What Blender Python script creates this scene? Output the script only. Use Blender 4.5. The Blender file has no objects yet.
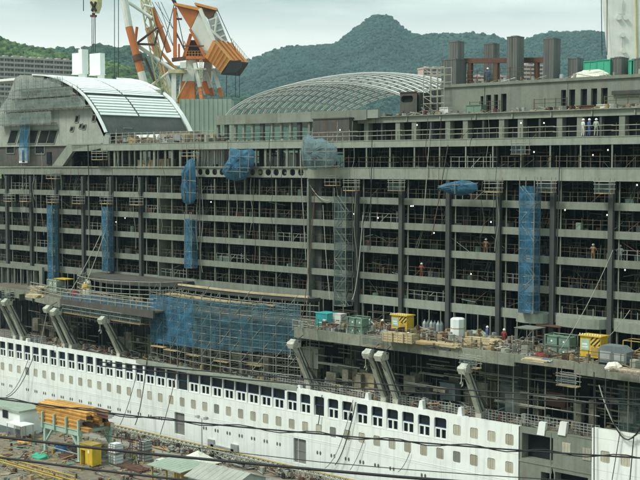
import bpy, bmesh, math, random
from mathutils import Vector, Matrix, noise
random.seed(11)
sc = bpy.context.scene
col = sc.collection
R = math.radians

# ------------------------------------------------------------------ camera
FPX = 1216.0                                   # focal length in photo pixels (640 wide)
CAM = Vector((88.4, -96.0, 33.0))
ANG = math.atan2(1320, 1216)
FW = Vector((-math.cos(ANG), math.sin(ANG), 0)); RT = Vector((math.sin(ANG), math.cos(ANG), 0))
PITCH = math.atan(74 / FPX)
cam_d = bpy.data.cameras.new('camera'); cam = bpy.data.objects.new('camera', cam_d); col.objects.link(cam)
cam.location = CAM
cam.rotation_euler = (R(90) - PITCH, 0, math.atan2(-FW.x, FW.y))
cam_d.sensor_width = 36; cam_d.lens = FPX / 640 * 36
cam_d.clip_start = 0.5; cam_d.clip_end = 30000
sc.camera = cam

# ------------------------------------------------------------------ sky, sun, exposure
SUN_EL, SUN_AZ = R(52), R(205)                 # azimuth clockwise from +Y
w = bpy.data.worlds.new('World'); sc.world = w; w.use_nodes = True
nt = w.node_tree; nt.nodes.clear()
def wn(t): return nt.nodes.new(t)
out = wn('ShaderNodeOutputWorld'); bg = wn('ShaderNodeBackground'); sky = wn('ShaderNodeTexSky')
sky.sky_type = 'NISHITA'; sky.sun_disc = False; sky.sun_elevation = SUN_EL; sky.sun_rotation = SUN_AZ
sky.air_density = 1.2; sky.dust_density = 3.0
bg.inputs['Strength'].default_value = 0.1
tc = wn('ShaderNodeTexCoord'); sep = wn('ShaderNodeSeparateXYZ'); nt.links.new(tc.outputs['Generated'], sep.inputs[0])
mp = wn('ShaderNodeMapping'); mp.inputs['Scale'].default_value = (1.6, 1.6, 11.0); nt.links.new(tc.outputs['Generated'], mp.inputs[0])
nz = wn('ShaderNodeTexNoise'); nz.inputs['Scale'].default_value = 2.3; nz.inputs['Detail'].default_value = 6; nz.inputs['Roughness'].default_value = 0.5
nt.links.new(mp.outputs[0], nz.inputs['Vector'])
rp = wn('ShaderNodeValToRGB'); nt.links.new(nz.outputs['Fac'], rp.inputs[0])
rp.color_ramp.elements[0].position = .49; rp.color_ramp.elements[0].color = (1.2, 1.95, 1.87, 1)
rp.color_ramp.elements[1].position = .72; rp.color_ramp.elements[1].color = (4.7, 5.3, 4.9, 1)
hz = wn('ShaderNodeMapRange'); nt.links.new(sep.outputs['Z'], hz.inputs['Value'])   # thin bright layer low in the sky, then even cloud
hz.inputs['From Min'].default_value = 0.085; hz.inputs['From Max'].default_value = 0.15; hz.inputs['To Min'].default_value = 1; hz.inputs['To Max'].default_value = 0
mxh = wn('ShaderNodeMix'); mxh.data_type = 'RGBA'; mxh.inputs['B'].default_value = (6.3, 6.2, 5.75, 1)
nt.links.new(hz.outputs[0], mxh.inputs['Factor']); nt.links.new(rp.outputs[0], mxh.inputs['A'])
mxs = wn('ShaderNodeMix'); mxs.data_type = 'RGBA'; mxs.inputs['Factor'].default_value = 0.93
cie = wn('ShaderNodeMapRange'); cie.inputs['To Min'].default_value = .9; cie.inputs['To Max'].default_value = 2.8; nt.links.new(sep.outputs['Z'], cie.inputs['Value'])   # overcast sky: zenith about twice as bright as low sky
sca = wn('ShaderNodeVectorMath'); sca.operation = 'SCALE'; nt.links.new(mxh.outputs['Result'], sca.inputs[0]); nt.links.new(cie.outputs[0], sca.inputs['Scale'])
nt.links.new(sky.outputs[0], mxs.inputs['A']); nt.links.new(sca.outputs[0], mxs.inputs['B'])
nt.links.new(mxs.outputs['Result'], bg.inputs['Color']); nt.links.new(bg.outputs[0], out.inputs['Surface'])
sun_d = bpy.data.lights.new('sun', 'SUN'); sun = bpy.data.objects.new('sun', sun_d); col.objects.link(sun)
sun_d.energy = 1.5; sun_d.angle = R(14); sun_d.color = (1, .97, .9)
sdir = Vector((math.sin(SUN_AZ) * math.cos(SUN_EL), math.cos(SUN_AZ) * math.cos(SUN_EL), math.sin(SUN_EL)))
sun.rotation_euler = sdir.to_track_quat('Z', 'Y').to_euler(); sun.location = (0, -50, 120)
vs = sc.view_settings; vs.view_transform = 'Standard'; vs.look = 'None'; vs.exposure = 1.0; vs.gamma = 1; vs.use_curve_mapping = False
sc.cycles.use_denoising = True
sc.cycles.max_bounces = 5; sc.cycles.diffuse_bounces = 2; sc.cycles.transparent_max_bounces = 16; sc.cycles.volume_bounces = 0

# ------------------------------------------------------------------ pixel -> place helpers (photo pixels, 640 x 480)
_f = FW * math.cos(PITCH) + Vector((0, 0, -math.sin(PITCH))); _u = FW * math.sin(PITCH) + Vector((0, 0, math.cos(PITCH)))
def ray(x, y): return _f + RT * ((x - 320) / FPX) + _u * ((240 - y) / FPX)
def PY(x, y, Y):
    r = ray(x, y); return CAM + r * ((Y - CAM.y) / r.y)
def PZ(x, y, z=0.0):
    r = ray(x, y); return CAM + r * ((z - CAM.z) / r.z)
def PD(x, y, d): return CAM + ray(x, y) * d

# ------------------------------------------------------------------ mesh helpers
class MB:
    def __init__(s): s.v = []; s.f = []; s.m = []
    def add(s, vs, fs, mi=0):
        b = len(s.v); s.v += [tuple(v) for v in vs]; s.f += [tuple(i + b for i in f) for f in fs]; s.m += [mi] * len(fs); return s
    def box(s, x0, x1, y0, y1, z0, z1, mi=0):
        return s.add([(x0,y0,z0),(x1,y0,z0),(x1,y1,z0),(x0,y1,z0),(x0,y0,z1),(x1,y0,z1),(x1,y1,z1),(x0,y1,z1)],
                     [(0,3,2,1),(4,5,6,7),(0,1,5,4),(1,2,6,5),(2,3,7,6),(3,0,4,7)], mi)
    def cbox(s, c, sx, sy, sz, rz=0, mi=0):
        c = Vector(c); M = Matrix.Rotation(rz, 3, 'Z'); P = []
        for dz in (0, 1):
            for dx, dy in ((-1,-1),(1,-1),(1,1),(-1,1)):
                P.append(c + M @ Vector((dx*sx/2, dy*sy/2, dz*sz)))
        return s.add(P, [(0,3,2,1),(4,5,6,7),(0,1,5,4),(1,2,6,5),(2,3,7,6),(3,0,4,7)], mi)
    def bar(s, p, q, w, h=None, mi=0):
        p, q = Vector(p), Vector(q); h = h or w; d = q - p
        if d.length < 1e-6: return s
        d.normalize(); a = d.cross(Vector((0,0,1)))
        if a.length < 1e-3: a = Vector((1,0,0))
        a.normalize(); b = a.cross(d); a = a*w/2; b = b*h/2
        P = [p-a-b,p+a-b,p+a+b,p-a+b,q-a-b,q+a-b,q+a+b,q-a+b]
        return s.add(P, [(0,1,2,3),(7,6,5,4),(0,4,5,1),(1,5,6,2),(2,6,7,3),(3,7,4,0)], mi)
    def tube(s, p, q, r, n=6, r2=None, mi=0, caps=True):
        p, q = Vector(p), Vector(q); r2 = r if r2 is None else r2; d = (q-p)
        if d.length < 1e-6: return s
        d.normalize(); a = d.cross(Vector((0,0,1)))
        if a.length < 1e-3: a = Vector((1,0,0))
        a.normalize(); b = a.cross(d); P = []
        for c, rr in ((p, r), (q, r2)):
            for i in range(n):
                t = 2*math.pi*i/n; P.append(c + a*(rr*math.cos(t)) + b*(rr*math.sin(t)))
        F = [(i, (i+1) % n, n+(i+1) % n, n+i) for i in range(n)]
        if caps: F += [tuple(range(n-1, -1, -1)), tuple(range(n, 2*n))]
        return s.add(P, F, mi)
    def path(s, pts, r, n=5, mi=0):
        for a, b in zip(pts[:-1], pts[1:]): s.tube(a, b, r, n, mi=mi, caps=False)
        return s
    def lathe(s, c, prof, n=12, mi=0):
        c = Vector(c); P = []; F = []
        for r, z in prof:
            for i in range(n):
                t = 2*math.pi*i/n; P.append(c + Vector((r*math.cos(t), r*math.sin(t), z)))
        for k in range(len(prof)-1):
            for i in range(n): F.append((k*n+i, k*n+(i+1) % n, (k+1)*n+(i+1) % n, (k+1)*n+i))
        F.append(tuple(range(n-1, -1, -1))); F.append(tuple(range((len(prof)-1)*n, len(prof)*n)))
        return s.add(P, F, mi)
    def slab(s, pts, off, mi=0):
        """a flat outline with real thickness: extruded by the vector off"""
        n = len(pts); off = Vector(off); P = [Vector(p) for p in pts]; P += [p + off for p in P]
        F = [tuple(range(n)), tuple(range(2*n-1, n-1, -1))] + [(i, n+i, n+(i+1) % n, (i+1) % n) for i in range(n)]
        return s.add(P, F, mi)
    def plate(s, x0, x1, z0, z1, hx0, hx1, hz0, hz1, r, y=0.0, depth=.3, n=4, mi=0):
        """plate in the XZ plane with one rounded hole and its reveal"""
        cs = [(hx0+r, hz0+r, math.pi), (hx1-r, hz0+r, 1.5*math.pi), (hx1-r, hz1-r, 0), (hx0+r, hz1-r, .5*math.pi)]
        oc = [(x0,z0),(x1,z0),(x1,z1),(x0,z1)]; P = [(a, y, b) for a, b in oc]; arcs = []
        for cx, cz, t0 in cs:
            ids = []
            for i in range(n+1):
                t = t0 + .5*math.pi*i/n; ids.append(len(P)); P.append((cx + r*math.cos(t), y, cz + r*math.sin(t)))
            arcs.append(ids)
        F = []
        for k in range(4):
            a = arcs[k]; F += [(k, a[i+1], a[i]) for i in range(n)]
            b = arcs[(k+1) % 4]; F.append((k, (k+1) % 4, b[0], a[-1]))
        loop = sum(arcs, []); m = len(P); P += [(P[i][0], y+depth, P[i][2]) for i in loop]; L = len(loop)
        F += [(loop[i], loop[(i+1) % L], m+(i+1) % L, m+i) for i in range(L)]
        return s.add(P, F, mi)
    def mesh(s, name, mats, org=(0,0,0)):
        me = bpy.data.meshes.new(name); o = Vector(org)
        me.from_pydata([Vector(v) - o for v in s.v], [], s.f)
        for m in (mats if isinstance(mats, (list, tuple)) else [mats]): me.materials.append(M[m])
        for p, i in zip(me.polygons, s.m): p.material_index = i
        me.update(); return me
    def build(s, name, mats, parent=None, smooth=False, kind=None):
        org = parent_org(parent)
        me = s.mesh(name, mats, org); o = bpy.data.objects.new(name, me); col.objects.link(o)
        if parent: o.parent = parent
        if smooth:
            for p in me.polygons: p.use_smooth = True
        if kind: o['kind'] = kind
        return o
def sheet(m, a, b, c, d, nx, ny, amp, out_, seed=0):
    """wavy sheet between corners a b (bottom) and c d (top)"""
    a, b, c, d, out_ = map(Vector, (a, b, c, d, out_)); P = []; F = []
    for j in range(ny+1):
        for i in range(nx+1):
            u, v = i/nx, j/ny; p = a.lerp(b, u).lerp(c.lerp(d, u), v)
            P.append(p + out_*amp*noise.noise(Vector((u*nx*.45+seed*3.1, v*ny*.3, seed))))
    for j in range(ny):
        for i in range(nx): k = j*(nx+1)+i; F.append((k, k+1, k+nx+2, k+nx+1))
    m.add(P, F)
def parent_org(p):
    t = Vector((0,0,0))
    while p is not None:
        t += Vector(p.location); p = p.parent
    return t
def put(name, me, loc, parent, rz=0):
    o = bpy.data.objects.new(name, me); col.objects.link(o)
    if parent: o.parent = parent
    o.location = Vector(loc) - parent_org(parent); o.rotation_euler.z = rz
    return o
def thing(name, label, cat, loc=(0,0,0), group=None):
    o = bpy.data.objects.new(name, None); col.objects.link(o); o.location = loc; o.empty_display_size = .5
    return tag(o, label, cat, group)
def tag(o, label, cat, group=None):
    o['label'] = label; o['category'] = cat
    if group: o['group'] = group
    return o
def struct(o): o['kind'] = 'structure'; return o
def rnd(a, b): return random.uniform(a, b)

# ------------------------------------------------------------------ materials
M = {}
def mat(name, c, rough=.7, var=.16, scale=.6, streak=0.0, rust=0.0, metal=0.0, bump=0.0, alpha=1.0, emit=0.0, plates=None, spec=.3, rustc=(.16,.075,.035), objvar=0.0, fine=0.0):
    m = bpy.data.materials.new(name); m.use_nodes = True; t = m.node_tree; N = t.nodes; L = t.links
    b = N['Principled BSDF']; b.inputs['Roughness'].default_value = rough; b.inputs['Metallic'].default_value = metal
    b.inputs['Specular IOR Level'].default_value = spec
    g = N.new('ShaderNodeNewGeometry')
    n = N.new('ShaderNodeTexNoise'); n.inputs['Scale'].default_value = scale; n.inputs['Detail'].default_value = 5; n.inputs['Roughness'].default_value = .62
    L.new(g.outputs['Position'], n.inputs['Vector'])
    r = N.new('ShaderNodeMapRange'); r.inputs['From Min'].default_value = .3; r.inputs['From Max'].default_value = .7
    r.inputs['To Min'].default_value = 1-var; r.inputs['To Max'].default_value = 1+var; L.new(n.outputs['Fac'], r.inputs[0])
    val = r.outputs[0]
    if fine:
        n2 = N.new('ShaderNodeTexNoise'); n2.inputs['Scale'].default_value = scale*9; n2.inputs['Detail'].default_value = 3; L.new(g.outputs['Position'], n2.inputs['Vector'])
        r2 = N.new('ShaderNodeMapRange'); r2.inputs['From Min'].default_value = .3; r2.inputs['From Max'].default_value = .7; r2.inputs['To Min'].default_value = 1-fine; r2.inputs['To Max'].default_value = 1+fine
        L.new(n2.outputs['Fac'], r2.inputs[0]); mu = N.new('ShaderNodeMath'); mu.operation = 'MULTIPLY'; L.new(val, mu.inputs[0]); L.new(r2.outputs[0], mu.inputs[1]); val = mu.outputs[0]
    if objvar:
        oi = N.new('ShaderNodeObjectInfo'); r3 = N.new('ShaderNodeMapRange'); r3.inputs['To Min'].default_value = 1-objvar; r3.inputs['To Max'].default_value = 1+objvar
        L.new(oi.outputs['Random'], r3.inputs[0]); mu = N.new('ShaderNodeMath'); mu.operation = 'MULTIPLY'; L.new(val, mu.inputs[0]); L.new(r3.outputs[0], mu.inputs[1]); val = mu.outputs[0]
    vm = N.new('ShaderNodeVectorMath'); vm.operation = 'SCALE'; vm.inputs[0].default_value = c[:3]; L.new(val, vm.inputs['Scale'])
    cur = vm.outputs[0]
    def over(fac, color):
        nonlocal cur
        x = N.new('ShaderNodeMix'); x.data_type = 'RGBA'; L.new(fac, x.inputs['Factor']); L.new(cur, x.inputs['A']); x.inputs['B'].default_value = (*color, 1); cur = x.outputs['Result']
    def mask(scale3, lo, hi, amt, sc_=1.0):
        mpn = N.new('ShaderNodeMapping'); mpn.inputs['Scale'].default_value = scale3; L.new(g.outputs['Position'], mpn.inputs[0])
        q = N.new('ShaderNodeTexNoise'); q.inputs['Scale'].default_value = sc_; q.inputs['Detail'].default_value = 6; L.new(mpn.outputs[0], q.inputs['Vector'])
        z = N.new('ShaderNodeMapRange'); z.inputs['From Min'].default_value = lo; z.inputs['From Max'].default_value = hi; z.inputs['To Max'].default_value = amt; L.new(q.outputs['Fac'], z.inputs[0])
        return z.outputs[0]
    if streak: over(mask((2.2, 2.2, .16), .48, .72, streak), tuple(x*.45 for x in c[:3]))
    if rust: over(mask((.9, .9, .5), .58, .74, rust), rustc)
    if plates:
        br = N.new('ShaderNodeTexBrick'); mpn = N.new('ShaderNodeMapping'); mpn.inputs['Rotation'].default_value = (R(90), 0, 0)
        L.new(g.outputs['Position'], mpn.inputs[0]); L.new(mpn.outputs[0], br.inputs['Vector'])
        br.inputs['Scale'].default_value = 1; br.inputs['Brick Width'].default_value = plates[0]; br.inputs['Row Height'].default_value = plates[1]
        br.inputs['Mortar Size'].default_value = .025; br.inputs['Mortar Smooth'].default_value = .3
        mm = N.new('ShaderNodeMath'); mm.operation = 'MULTIPLY'; mm.inputs[1].default_value = plates[2]; L.new(br.outputs['Fac'], mm.inputs[0])
        over(mm.outputs[0], tuple(x*.5 for x in c[:3]))
    L.new(cur, b.inputs['Base Color'])
    if bump:
        bp = N.new('ShaderNodeBump'); bp.inputs['Strength'].default_value = bump; bp.inputs['Distance'].default_value = 12 if name.startswith('forest') else .05; L.new(n.outputs['Fac'], bp.inputs['Height']); L.new(bp.outputs[0], b.inputs['Normal'])
    if emit:
        b.inputs['Emission Color'].default_value = (*c[:3], 1); b.inputs['Emission Strength'].default_value = emit
    if alpha < 1:
        o = [x for x in N if x.type == 'OUTPUT_MATERIAL'][0]; tr = N.new('ShaderNodeBsdfTransparent'); mi = N.new('ShaderNodeMixShader')
        nn = N.new('ShaderNodeTexNoise'); nn.inputs['Scale'].default_value = 1.3; nn.inputs['Detail'].default_value = 4; L.new(g.outputs['Position'], nn.inputs['Vector'])
        mr = N.new('ShaderNodeMapRange'); mr.inputs['From Min'].default_value = .3; mr.inputs['From Max'].default_value = .7
        mr.inputs['To Min'].default_value = max(0, alpha-.18); mr.inputs['To Max'].default_value = min(1, alpha+.15); L.new(nn.outputs['Fac'], mr.inputs[0])
        L.new(mr.outputs[0], mi.inputs[0]); L.new(tr.outputs[0], mi.inputs[1]); L.new(b.outputs[0], mi.inputs[2]); L.new(mi.outputs[0], o.inputs['Surface'])
    M[name] = m; return m
mat('hull_white', (.84,.85,.80), .42, .06, .35, streak=.3, rust=.22, plates=(8.2, 2.9, .55), spec=.4, rustc=(.45,.36,.25), bump=.15)
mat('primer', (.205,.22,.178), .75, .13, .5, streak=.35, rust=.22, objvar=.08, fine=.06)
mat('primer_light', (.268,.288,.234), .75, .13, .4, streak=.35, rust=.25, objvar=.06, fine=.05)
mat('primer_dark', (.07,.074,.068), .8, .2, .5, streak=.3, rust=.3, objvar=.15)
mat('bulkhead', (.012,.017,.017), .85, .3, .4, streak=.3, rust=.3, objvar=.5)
mat('primer_teal', (.15,.175,.175), .8, .2, .4, streak=.4, rust=.2, fine=.08)
mat('primer_brown', (.09,.083,.072), .8, .2, .4, streak=.4, rust=.5, fine=.1)
mat('interior_stud', (.052,.057,.048), .8, .3, .8, rust=.4, objvar=.2)
mat('recess_gear', (.17,.155,.115), .8, .5, .8, rust=.5, fine=.3)
mat('shelf_paint', (.215,.22,.17), .8, .2, .5, streak=.6, rust=.5, fine=.12, objvar=.12)
mat('wall_lit', (.32,.335,.29), .75, .14, .4, streak=.4, rust=.3, fine=.06)  # paler copy of the light primer, stronger light put into the colour
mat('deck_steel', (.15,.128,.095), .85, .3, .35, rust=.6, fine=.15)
mat('deck_dark', (.025,.027,.025), .85, .3, .5, rust=.3)  # extra dark floor colour, the shade of the interior is painted in
mat('dark_void', (.009,.011,.012), .9, .3, .6)  # near-black, also used as painted darkness behind openings
mat('dark_glass', (.014,.018,.022), .3, .2, .6, spec=.35)
mat('door_grey', (.21,.205,.185), .6, .08, .5, streak=.2)
mat('slat_beige', (.40,.37,.285), .7, .15, .8, streak=.3, objvar=.22)
mat('white_paint', (.78,.79,.75), .5, .06, .6, streak=.12)
mat('roof_white', (.80,.81,.78), .5, .05, .4, streak=.1, objvar=.04)
mat('davit_white', (.44,.43,.36), .65, .2, .9, streak=.7, rust=.5, fine=.15)
mat('scaffold_pipe', (.26,.255,.215), .55, .25, 1.0, rust=.35, metal=.2, objvar=.15)
mat('rail_brown', (.10,.078,.047), .8, .3, 1.2, rust=.5, objvar=.2)
mat('rail_pale', (.33,.32,.26), .7, .2, 1.2, rust=.2)
mat('plank', (.42,.30,.15), .85, .25, 1.5, fine=.15, objvar=.2)
mat('wood_pale', (.50,.40,.24), .85, .25, 1.3, fine=.2, objvar=.15)
mat('net_blue', (.04,.145,.235), .9, .4, .9, streak=.45, alpha=.62, fine=.1)
mat('net_blue_dense', (.04,.125,.20), .9, .45, .9, streak=.5, alpha=.85, fine=.12)
mat('net_blue_mid', (.05,.13,.17), .9, .4, .9, streak=.4, alpha=.48, fine=.1)
mat('net_teal', (.075,.115,.112), .9, .3, .9, alpha=.36, fine=.1)
mat('net_greyteal', (.15,.22,.235), .9, .2, .9, alpha=.6, fine=.1)
mat('net_green', (.22,.265,.24), .9, .2, .9, alpha=.5, fine=.1)
mat('teal_paint', (.05,.37,.37), .5, .12, .8, streak=.25, rust=.12)
mat('green_paint', (.17,.25,.19), .6, .2, .8, streak=.3, rust=.3)
mat('pale_green', (.33,.375,.30), .7, .1, .5, streak=.3, rust=.12)
mat('trestle_green', (.38,.50,.41), .6, .12, .8, streak=.2, rust=.15)
mat('bright_green', (.06,.36,.23), .6, .1, .6, streak=.15)
mat('yellow_paint', (.66,.42,.035), .5, .12, .8, streak=.2, rust=.2)
mat('yellow_dull', (.40,.28,.075), .7, .25, .9, rust=.5, streak=.3)
mat('black_rubber', (.022,.022,.024), .6, .1, 2)
mat('black_paint', (.025,.025,.025), .5, .2, 2)
mat('orange_paint', (.56,.165,.045), .55, .14, .5, streak=.3, rust=.15)
mat('orange_light', (.68,.29,.075), .55, .12, .5, streak=.25, rust=.1)
mat('crane_white', (.72,.71,.64), .55, .08, .5, streak=.12, rust=.15)
mat('crane_yellow', (.56,.50,.28), .6, .15, .6, streak=.3, rust=.2)
mat('rust_brown', (.115,.058,.04), .85, .3, .6, rust=.4, objvar=.2)
mat('beam_orange', (.60,.31,.08), .75, .25, .7, rust=.5, streak=.3, objvar=.2)
mat('galv', (.42,.43,.41), .5, .2, .8, metal=.3, rust=.15, objvar=.1)
mat('box_steel', (.15,.15,.14), .7, .12, .4, streak=.5, rust=.15, objvar=.12)
mat('concrete', (.27,.255,.215), .9, .22, .25, rust=.45, fine=.18, bump=.2, rustc=(.15,.095,.055))
mat('ground', (.20,.16,.115), .95, .25, .12, rust=.6, fine=.25, bump=.25, rustc=(.14,.085,.045))
mat('shed_roof', (.36,.36,.31), .6, .12, .8, streak=.2, rust=.25)
mat('shed_wall', (.40,.44,.43), .7, .1, .6, streak=.25)
mat('tarp_white', (.76,.76,.72), .6, .08, .8)
mat('tarp_cream', (.66,.63,.52), .8, .15, 1.2, fine=.2)
mat('tarp_blue', (.04,.15,.32), .6, .15, 1.2)
mat('trim_blue', (.03,.06,.12), .6, .15, 1.2)
mat('cloth_red', (.26,.05,.04), .85, .15, 3); mat('cloth_blue', (.07,.12,.25), .85, .15, 3); mat('cloth_grey', (.28,.29,.27), .85, .15, 3)
mat('cloth_tan', (.26,.16,.08), .85, .15, 3); mat('cloth_white', (.6,.6,.56), .85, .1, 3)
mat('skin', (.42,.25,.17), .6, .06, 4); mat('helmet_white', (.78,.78,.74), .35, .03, 3)
mat('apartment', (.44,.37,.33), .8, .08, .15); mat('apartment_pink', (.58,.40,.35), .8, .08, .15); mat('apartment_white', (.62,.60,.55), .8, .08, .15)
mat('arch_grey', (.5,.51,.48), .6, .1, .6, rust=.2)
mat('window_dark', (.11,.095,.09), .5, .2, .3)
mat('forest_near', (.08,.122,.036), .9, .6, .03, fine=.6, bump=1.0)
mat('forest_mid', (.034,.064,.032), .9, .5, .02, fine=.55, bump=1.0)
mat('forest_far', (.026,.052,.034), .9, .45, .012, fine=.5, bump=1.0)
mat('water', (.03,.045,.042), .12, .2, .3, bump=.4, spec=.5)
mat('cable', (.02,.02,.022), .6, .2, 3)
mat('lamp_lit', (1.0,.93,.8), .5, 0, 1, emit=3.0)
mat('litter_mix', (.33,.27,.20), .85, .6, 1.7, rust=.5, fine=.4, objvar=.3)
mat('wire_white', (.38,.37,.32), .6, .2, 2)

# hazard board: diagonal stripes are flat print
def hazard():
    m = bpy.data.materials.new('hazard_stripes'); m.use_nodes = True; t = m.node_tree; N = t.nodes; L = t.links; b = N['Principled BSDF']
    tcn = N.new('ShaderNodeTexCoord'); sp = N.new('ShaderNodeSeparateXYZ'); L.new(tcn.outputs['Object'], sp.inputs[0])
    a = N.new('ShaderNodeMath'); a.operation = 'SUBTRACT'; L.new(sp.outputs['X'], a.inputs[0]); L.new(sp.outputs['Z'], a.inputs[1])
    d = N.new('ShaderNodeMath'); d.operation = 'MODULO'; d.inputs[1].default_value = .44; a2 = N.new('ShaderNodeMath'); a2.operation = 'ADD'; a2.inputs[1].default_value = 44; L.new(a.outputs[0], a2.inputs[0]); L.new(a2.outputs[0], d.inputs[0])
    g_ = N.new('ShaderNodeMath'); g_.operation = 'GREATER_THAN'; g_.inputs[1].default_value = .22; L.new(d.outputs[0], g_.inputs[0])
    x = N.new('ShaderNodeMix'); x.data_type = 'RGBA'; x.inputs['A'].default_value = (.64,.42,.04,1); x.inputs['B'].default_value = (.025,.025,.025,1); L.new(g_.outputs[0], x.inputs['Factor'])
    L.new(x.outputs['Result'], b.inputs['Base Color']); b.inputs['Roughness'].default_value = .6; M['hazard'] = m
hazard()

# ================================================================== THE SETTING
g = MB()
prof = [(-6000,0),(-60,0),(-3.2,0),(-3.2,-8.5),(46,-8.5),(46,0),(140,0),(6000,0)]
xs = [-6000,-600,-120,120,600,6000]
for x in xs: g.v += [(x, y, z) for y, z in prof]
n = len(prof)
for i in range(len(xs)-1):
    for j in range(n-1): g.f.append((i*n+j, (i+1)*n+j, (i+1)*n+j+1, i*n+j+1)); g.m.append(0)
struct(g.build('ground', 'ground'))
struct(MB().add([(-599,-3.15,-2.6),(599,-3.15,-2.6),(599,45.9,-2.6),(-599,45.9,-2.6)], [(0,1,2,3)]).build('water', 'water'))

def hill(name, pts, d, foot, m, nx, ny, amp, fr, rough, back=.35, seed=0, sink=5.0):
    """forested ridge: skyline heights read off the photo at the ridge's distance d, foot = distance of its foot"""
    xs_ = [p[0] for p in pts]; x0 = xs_[0]; x1 = xs_[-1]; b = MB(); V = []
    def sky_y(x):
        for (a, ya), (c, yc) in zip(pts[:-1], pts[1:]):
            if a <= x <= c:
                t = (x-a)/(c-a); return ya + (yc-ya)*t
        return pts[-1][1]
    for i in range(nx+1):
        x = x0 + (x1-x0)*i/nx
        top = PD(x, sky_y(x), d); H = (top.z-CAM.z)*.994 + CAM.z - sink
        for j in range(ny+1):
            s = j/ny
            if s < .25:                       # the far side
                k = 1 - s/.25; dd = d + k*d*back; h = H*(1 - .55*k*k)
            else:
                k = (s-.25)/.75; dd = d - (d-foot)*k; h = H*(1-k)**.9*(1-.05*math.sin(k*9+x*.03))
            p = PD(x, 166, dd); q = Vector((p.x*fr + seed, p.y*fr, 0))
            h -= amp*H*.16*abs(noise.fractal(q*.09, 1, 2, 4))*min(1, 5*abs(s-.25))*(1 if s > .25 else 0)
            h += .6*rough*(noise.noise(q*1.0) + .6*noise.noise(q*2.3))*(0.0 if h < 4 else 1)
            V.append((p.x, p.y, max(-.5, h) if s < .999 else -.5))
    b.v = V
    for i in range(nx):
        for j in range(ny):
            b.f.append((i*(ny+1)+j, i*(ny+1)+j+1, (i+1)*(ny+1)+j+1, (i+1)*(ny+1)+j)); b.m.append(0)
    return struct(b.build(name, m, smooth=True))
hill('far_mountain', [(-40,70),(120,68),(190,66),(225,64),(242,57),(258,52),(270,46),(285,42),(300,41),(320,42.5),(335,44),(346,37),(360,28),(372,20),(380,17.5),(386,16.5),(392,19),(405,28),(412,30),(420,30.5),(440,29),(455,29),(470,28),(485,29),(497,31),(505,36),(511,39),(525,36),(538,34),(548,33),(560,35),(575,34.5),(590,33),(603,33),(612,36),(640,36),(720,42)],
     2600, 1500, 'forest_far', 620, 110, 1.0, 1/34, 3.0, seed=3, sink=10.0)
hill('wooded_ridge', [(-60,50),(30,47),(48,45),(60,43.5),(72,43),(80,44.5),(90,43),(98,41),(106,42),(112,45),(120,47),(128,48),(140,54),(160,62),(185,74),(215,86),(260,97),(330,105)],
     1500, 850, 'forest_mid', 420, 90, 1.0, 1/20, 3.0, seed=9, sink=7.0)
hill('green_hill', [(-60,22),(-20,29),(0,35),(6,37),(10,38),(16,41),(22,42.5),(28,45),(34,43.5),(40,45),(46,46),(55,50),(62,50),(70,52),(80,56),(88,58),(100,60),(110,62),(118,65),(126,68),(134,73),(142,78),(152,84),(170,95),(200,104)],
     900, 560, 'forest_near', 420, 120, .9, 1/9, 2.6, seed=21)

def forest(name, label, hillo, n, r0, r1, mt, lo, hi, seed, fx0=-60, fx1=700):
    random.seed(seed); me = hillo.data; V = [v.co for v in me.vertices]; polys = [p.vertices for p in me.polygons]; m = MB()
    ph = (1+5**.5)/2; ico = [Vector(v).normalized() for v in ((-1,ph,0),(1,ph,0),(-1,-ph,0),(1,-ph,0),(0,-1,ph),(0,1,ph),(0,-1,-ph),(0,1,-ph),(ph,0,-1),(ph,0,1),(-ph,0,-1),(-ph,0,1))]
    icf = [(0,11,5),(0,5,1),(0,1,7),(0,7,10),(0,10,11),(1,5,9),(5,11,4),(11,10,2),(10,7,6),(7,1,8),(3,9,4),(3,4,2),(3,2,6),(3,6,8),(3,8,9),(4,9,5),(2,4,11),(6,2,10),(8,6,7),(9,8,1)]
    k = 0; tries = 0
    while k < n and tries < n*8:
        tries += 1; f = polys[random.randrange(len(polys))]; a, b, c = V[f[0]], V[f[1]], V[f[2]]; u, v = random.random(), random.random(); p = a*(1-u) + b*u*(1-v) + c*u*v
        if not lo < p.z < hi: continue
        d = p - CAM; w_ = d.dot(FW); x = 320 + FPX*d.dot(RT)/w_; y = 166 - FPX*d.z/w_
        if not -15 < x < 655 or y > 120: continue
        r = rnd(r0, r1); ang = rnd(0, 6.28); ca, sa = math.cos(ang), math.sin(ang); base = len(m.v)
        for q in ico:
            t = r*(1+rnd(-.22,.22)); m.v.append((p.x+(q.x*ca-q.y*sa)*t, p.y+(q.x*sa+q.y*ca)*t, p.z+q.z*t*.85+r*.35))
        m.f += [(i+base, j+base, l+base) for i, j, l in icf]; m.m += [0]*20; k += 1
    o = m.build(name, mt, smooth=True); o['kind'] = 'stuff'; o['label'] = label; o['category'] = 'forest'; return o
forest('hillside_forest', 'dense green tree crowns covering the near hillside', bpy.data.objects['green_hill'], 9000, 2.2, 5.2, 'forest_near', 30, 400, 1)
forest('hillside_forest', 'dark tree crowns covering the middle wooded ridge', bpy.data.objects['wooded_ridge'], 12000, 2.4, 5.2, 'forest_mid', 60, 500, 2)
forest('hillside_forest', 'far tree crowns covering the blue mountain', bpy.data.objects['far_mountain'], 42000, 2.2, 5.4, 'forest_far', 90, 600, 3)
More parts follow.
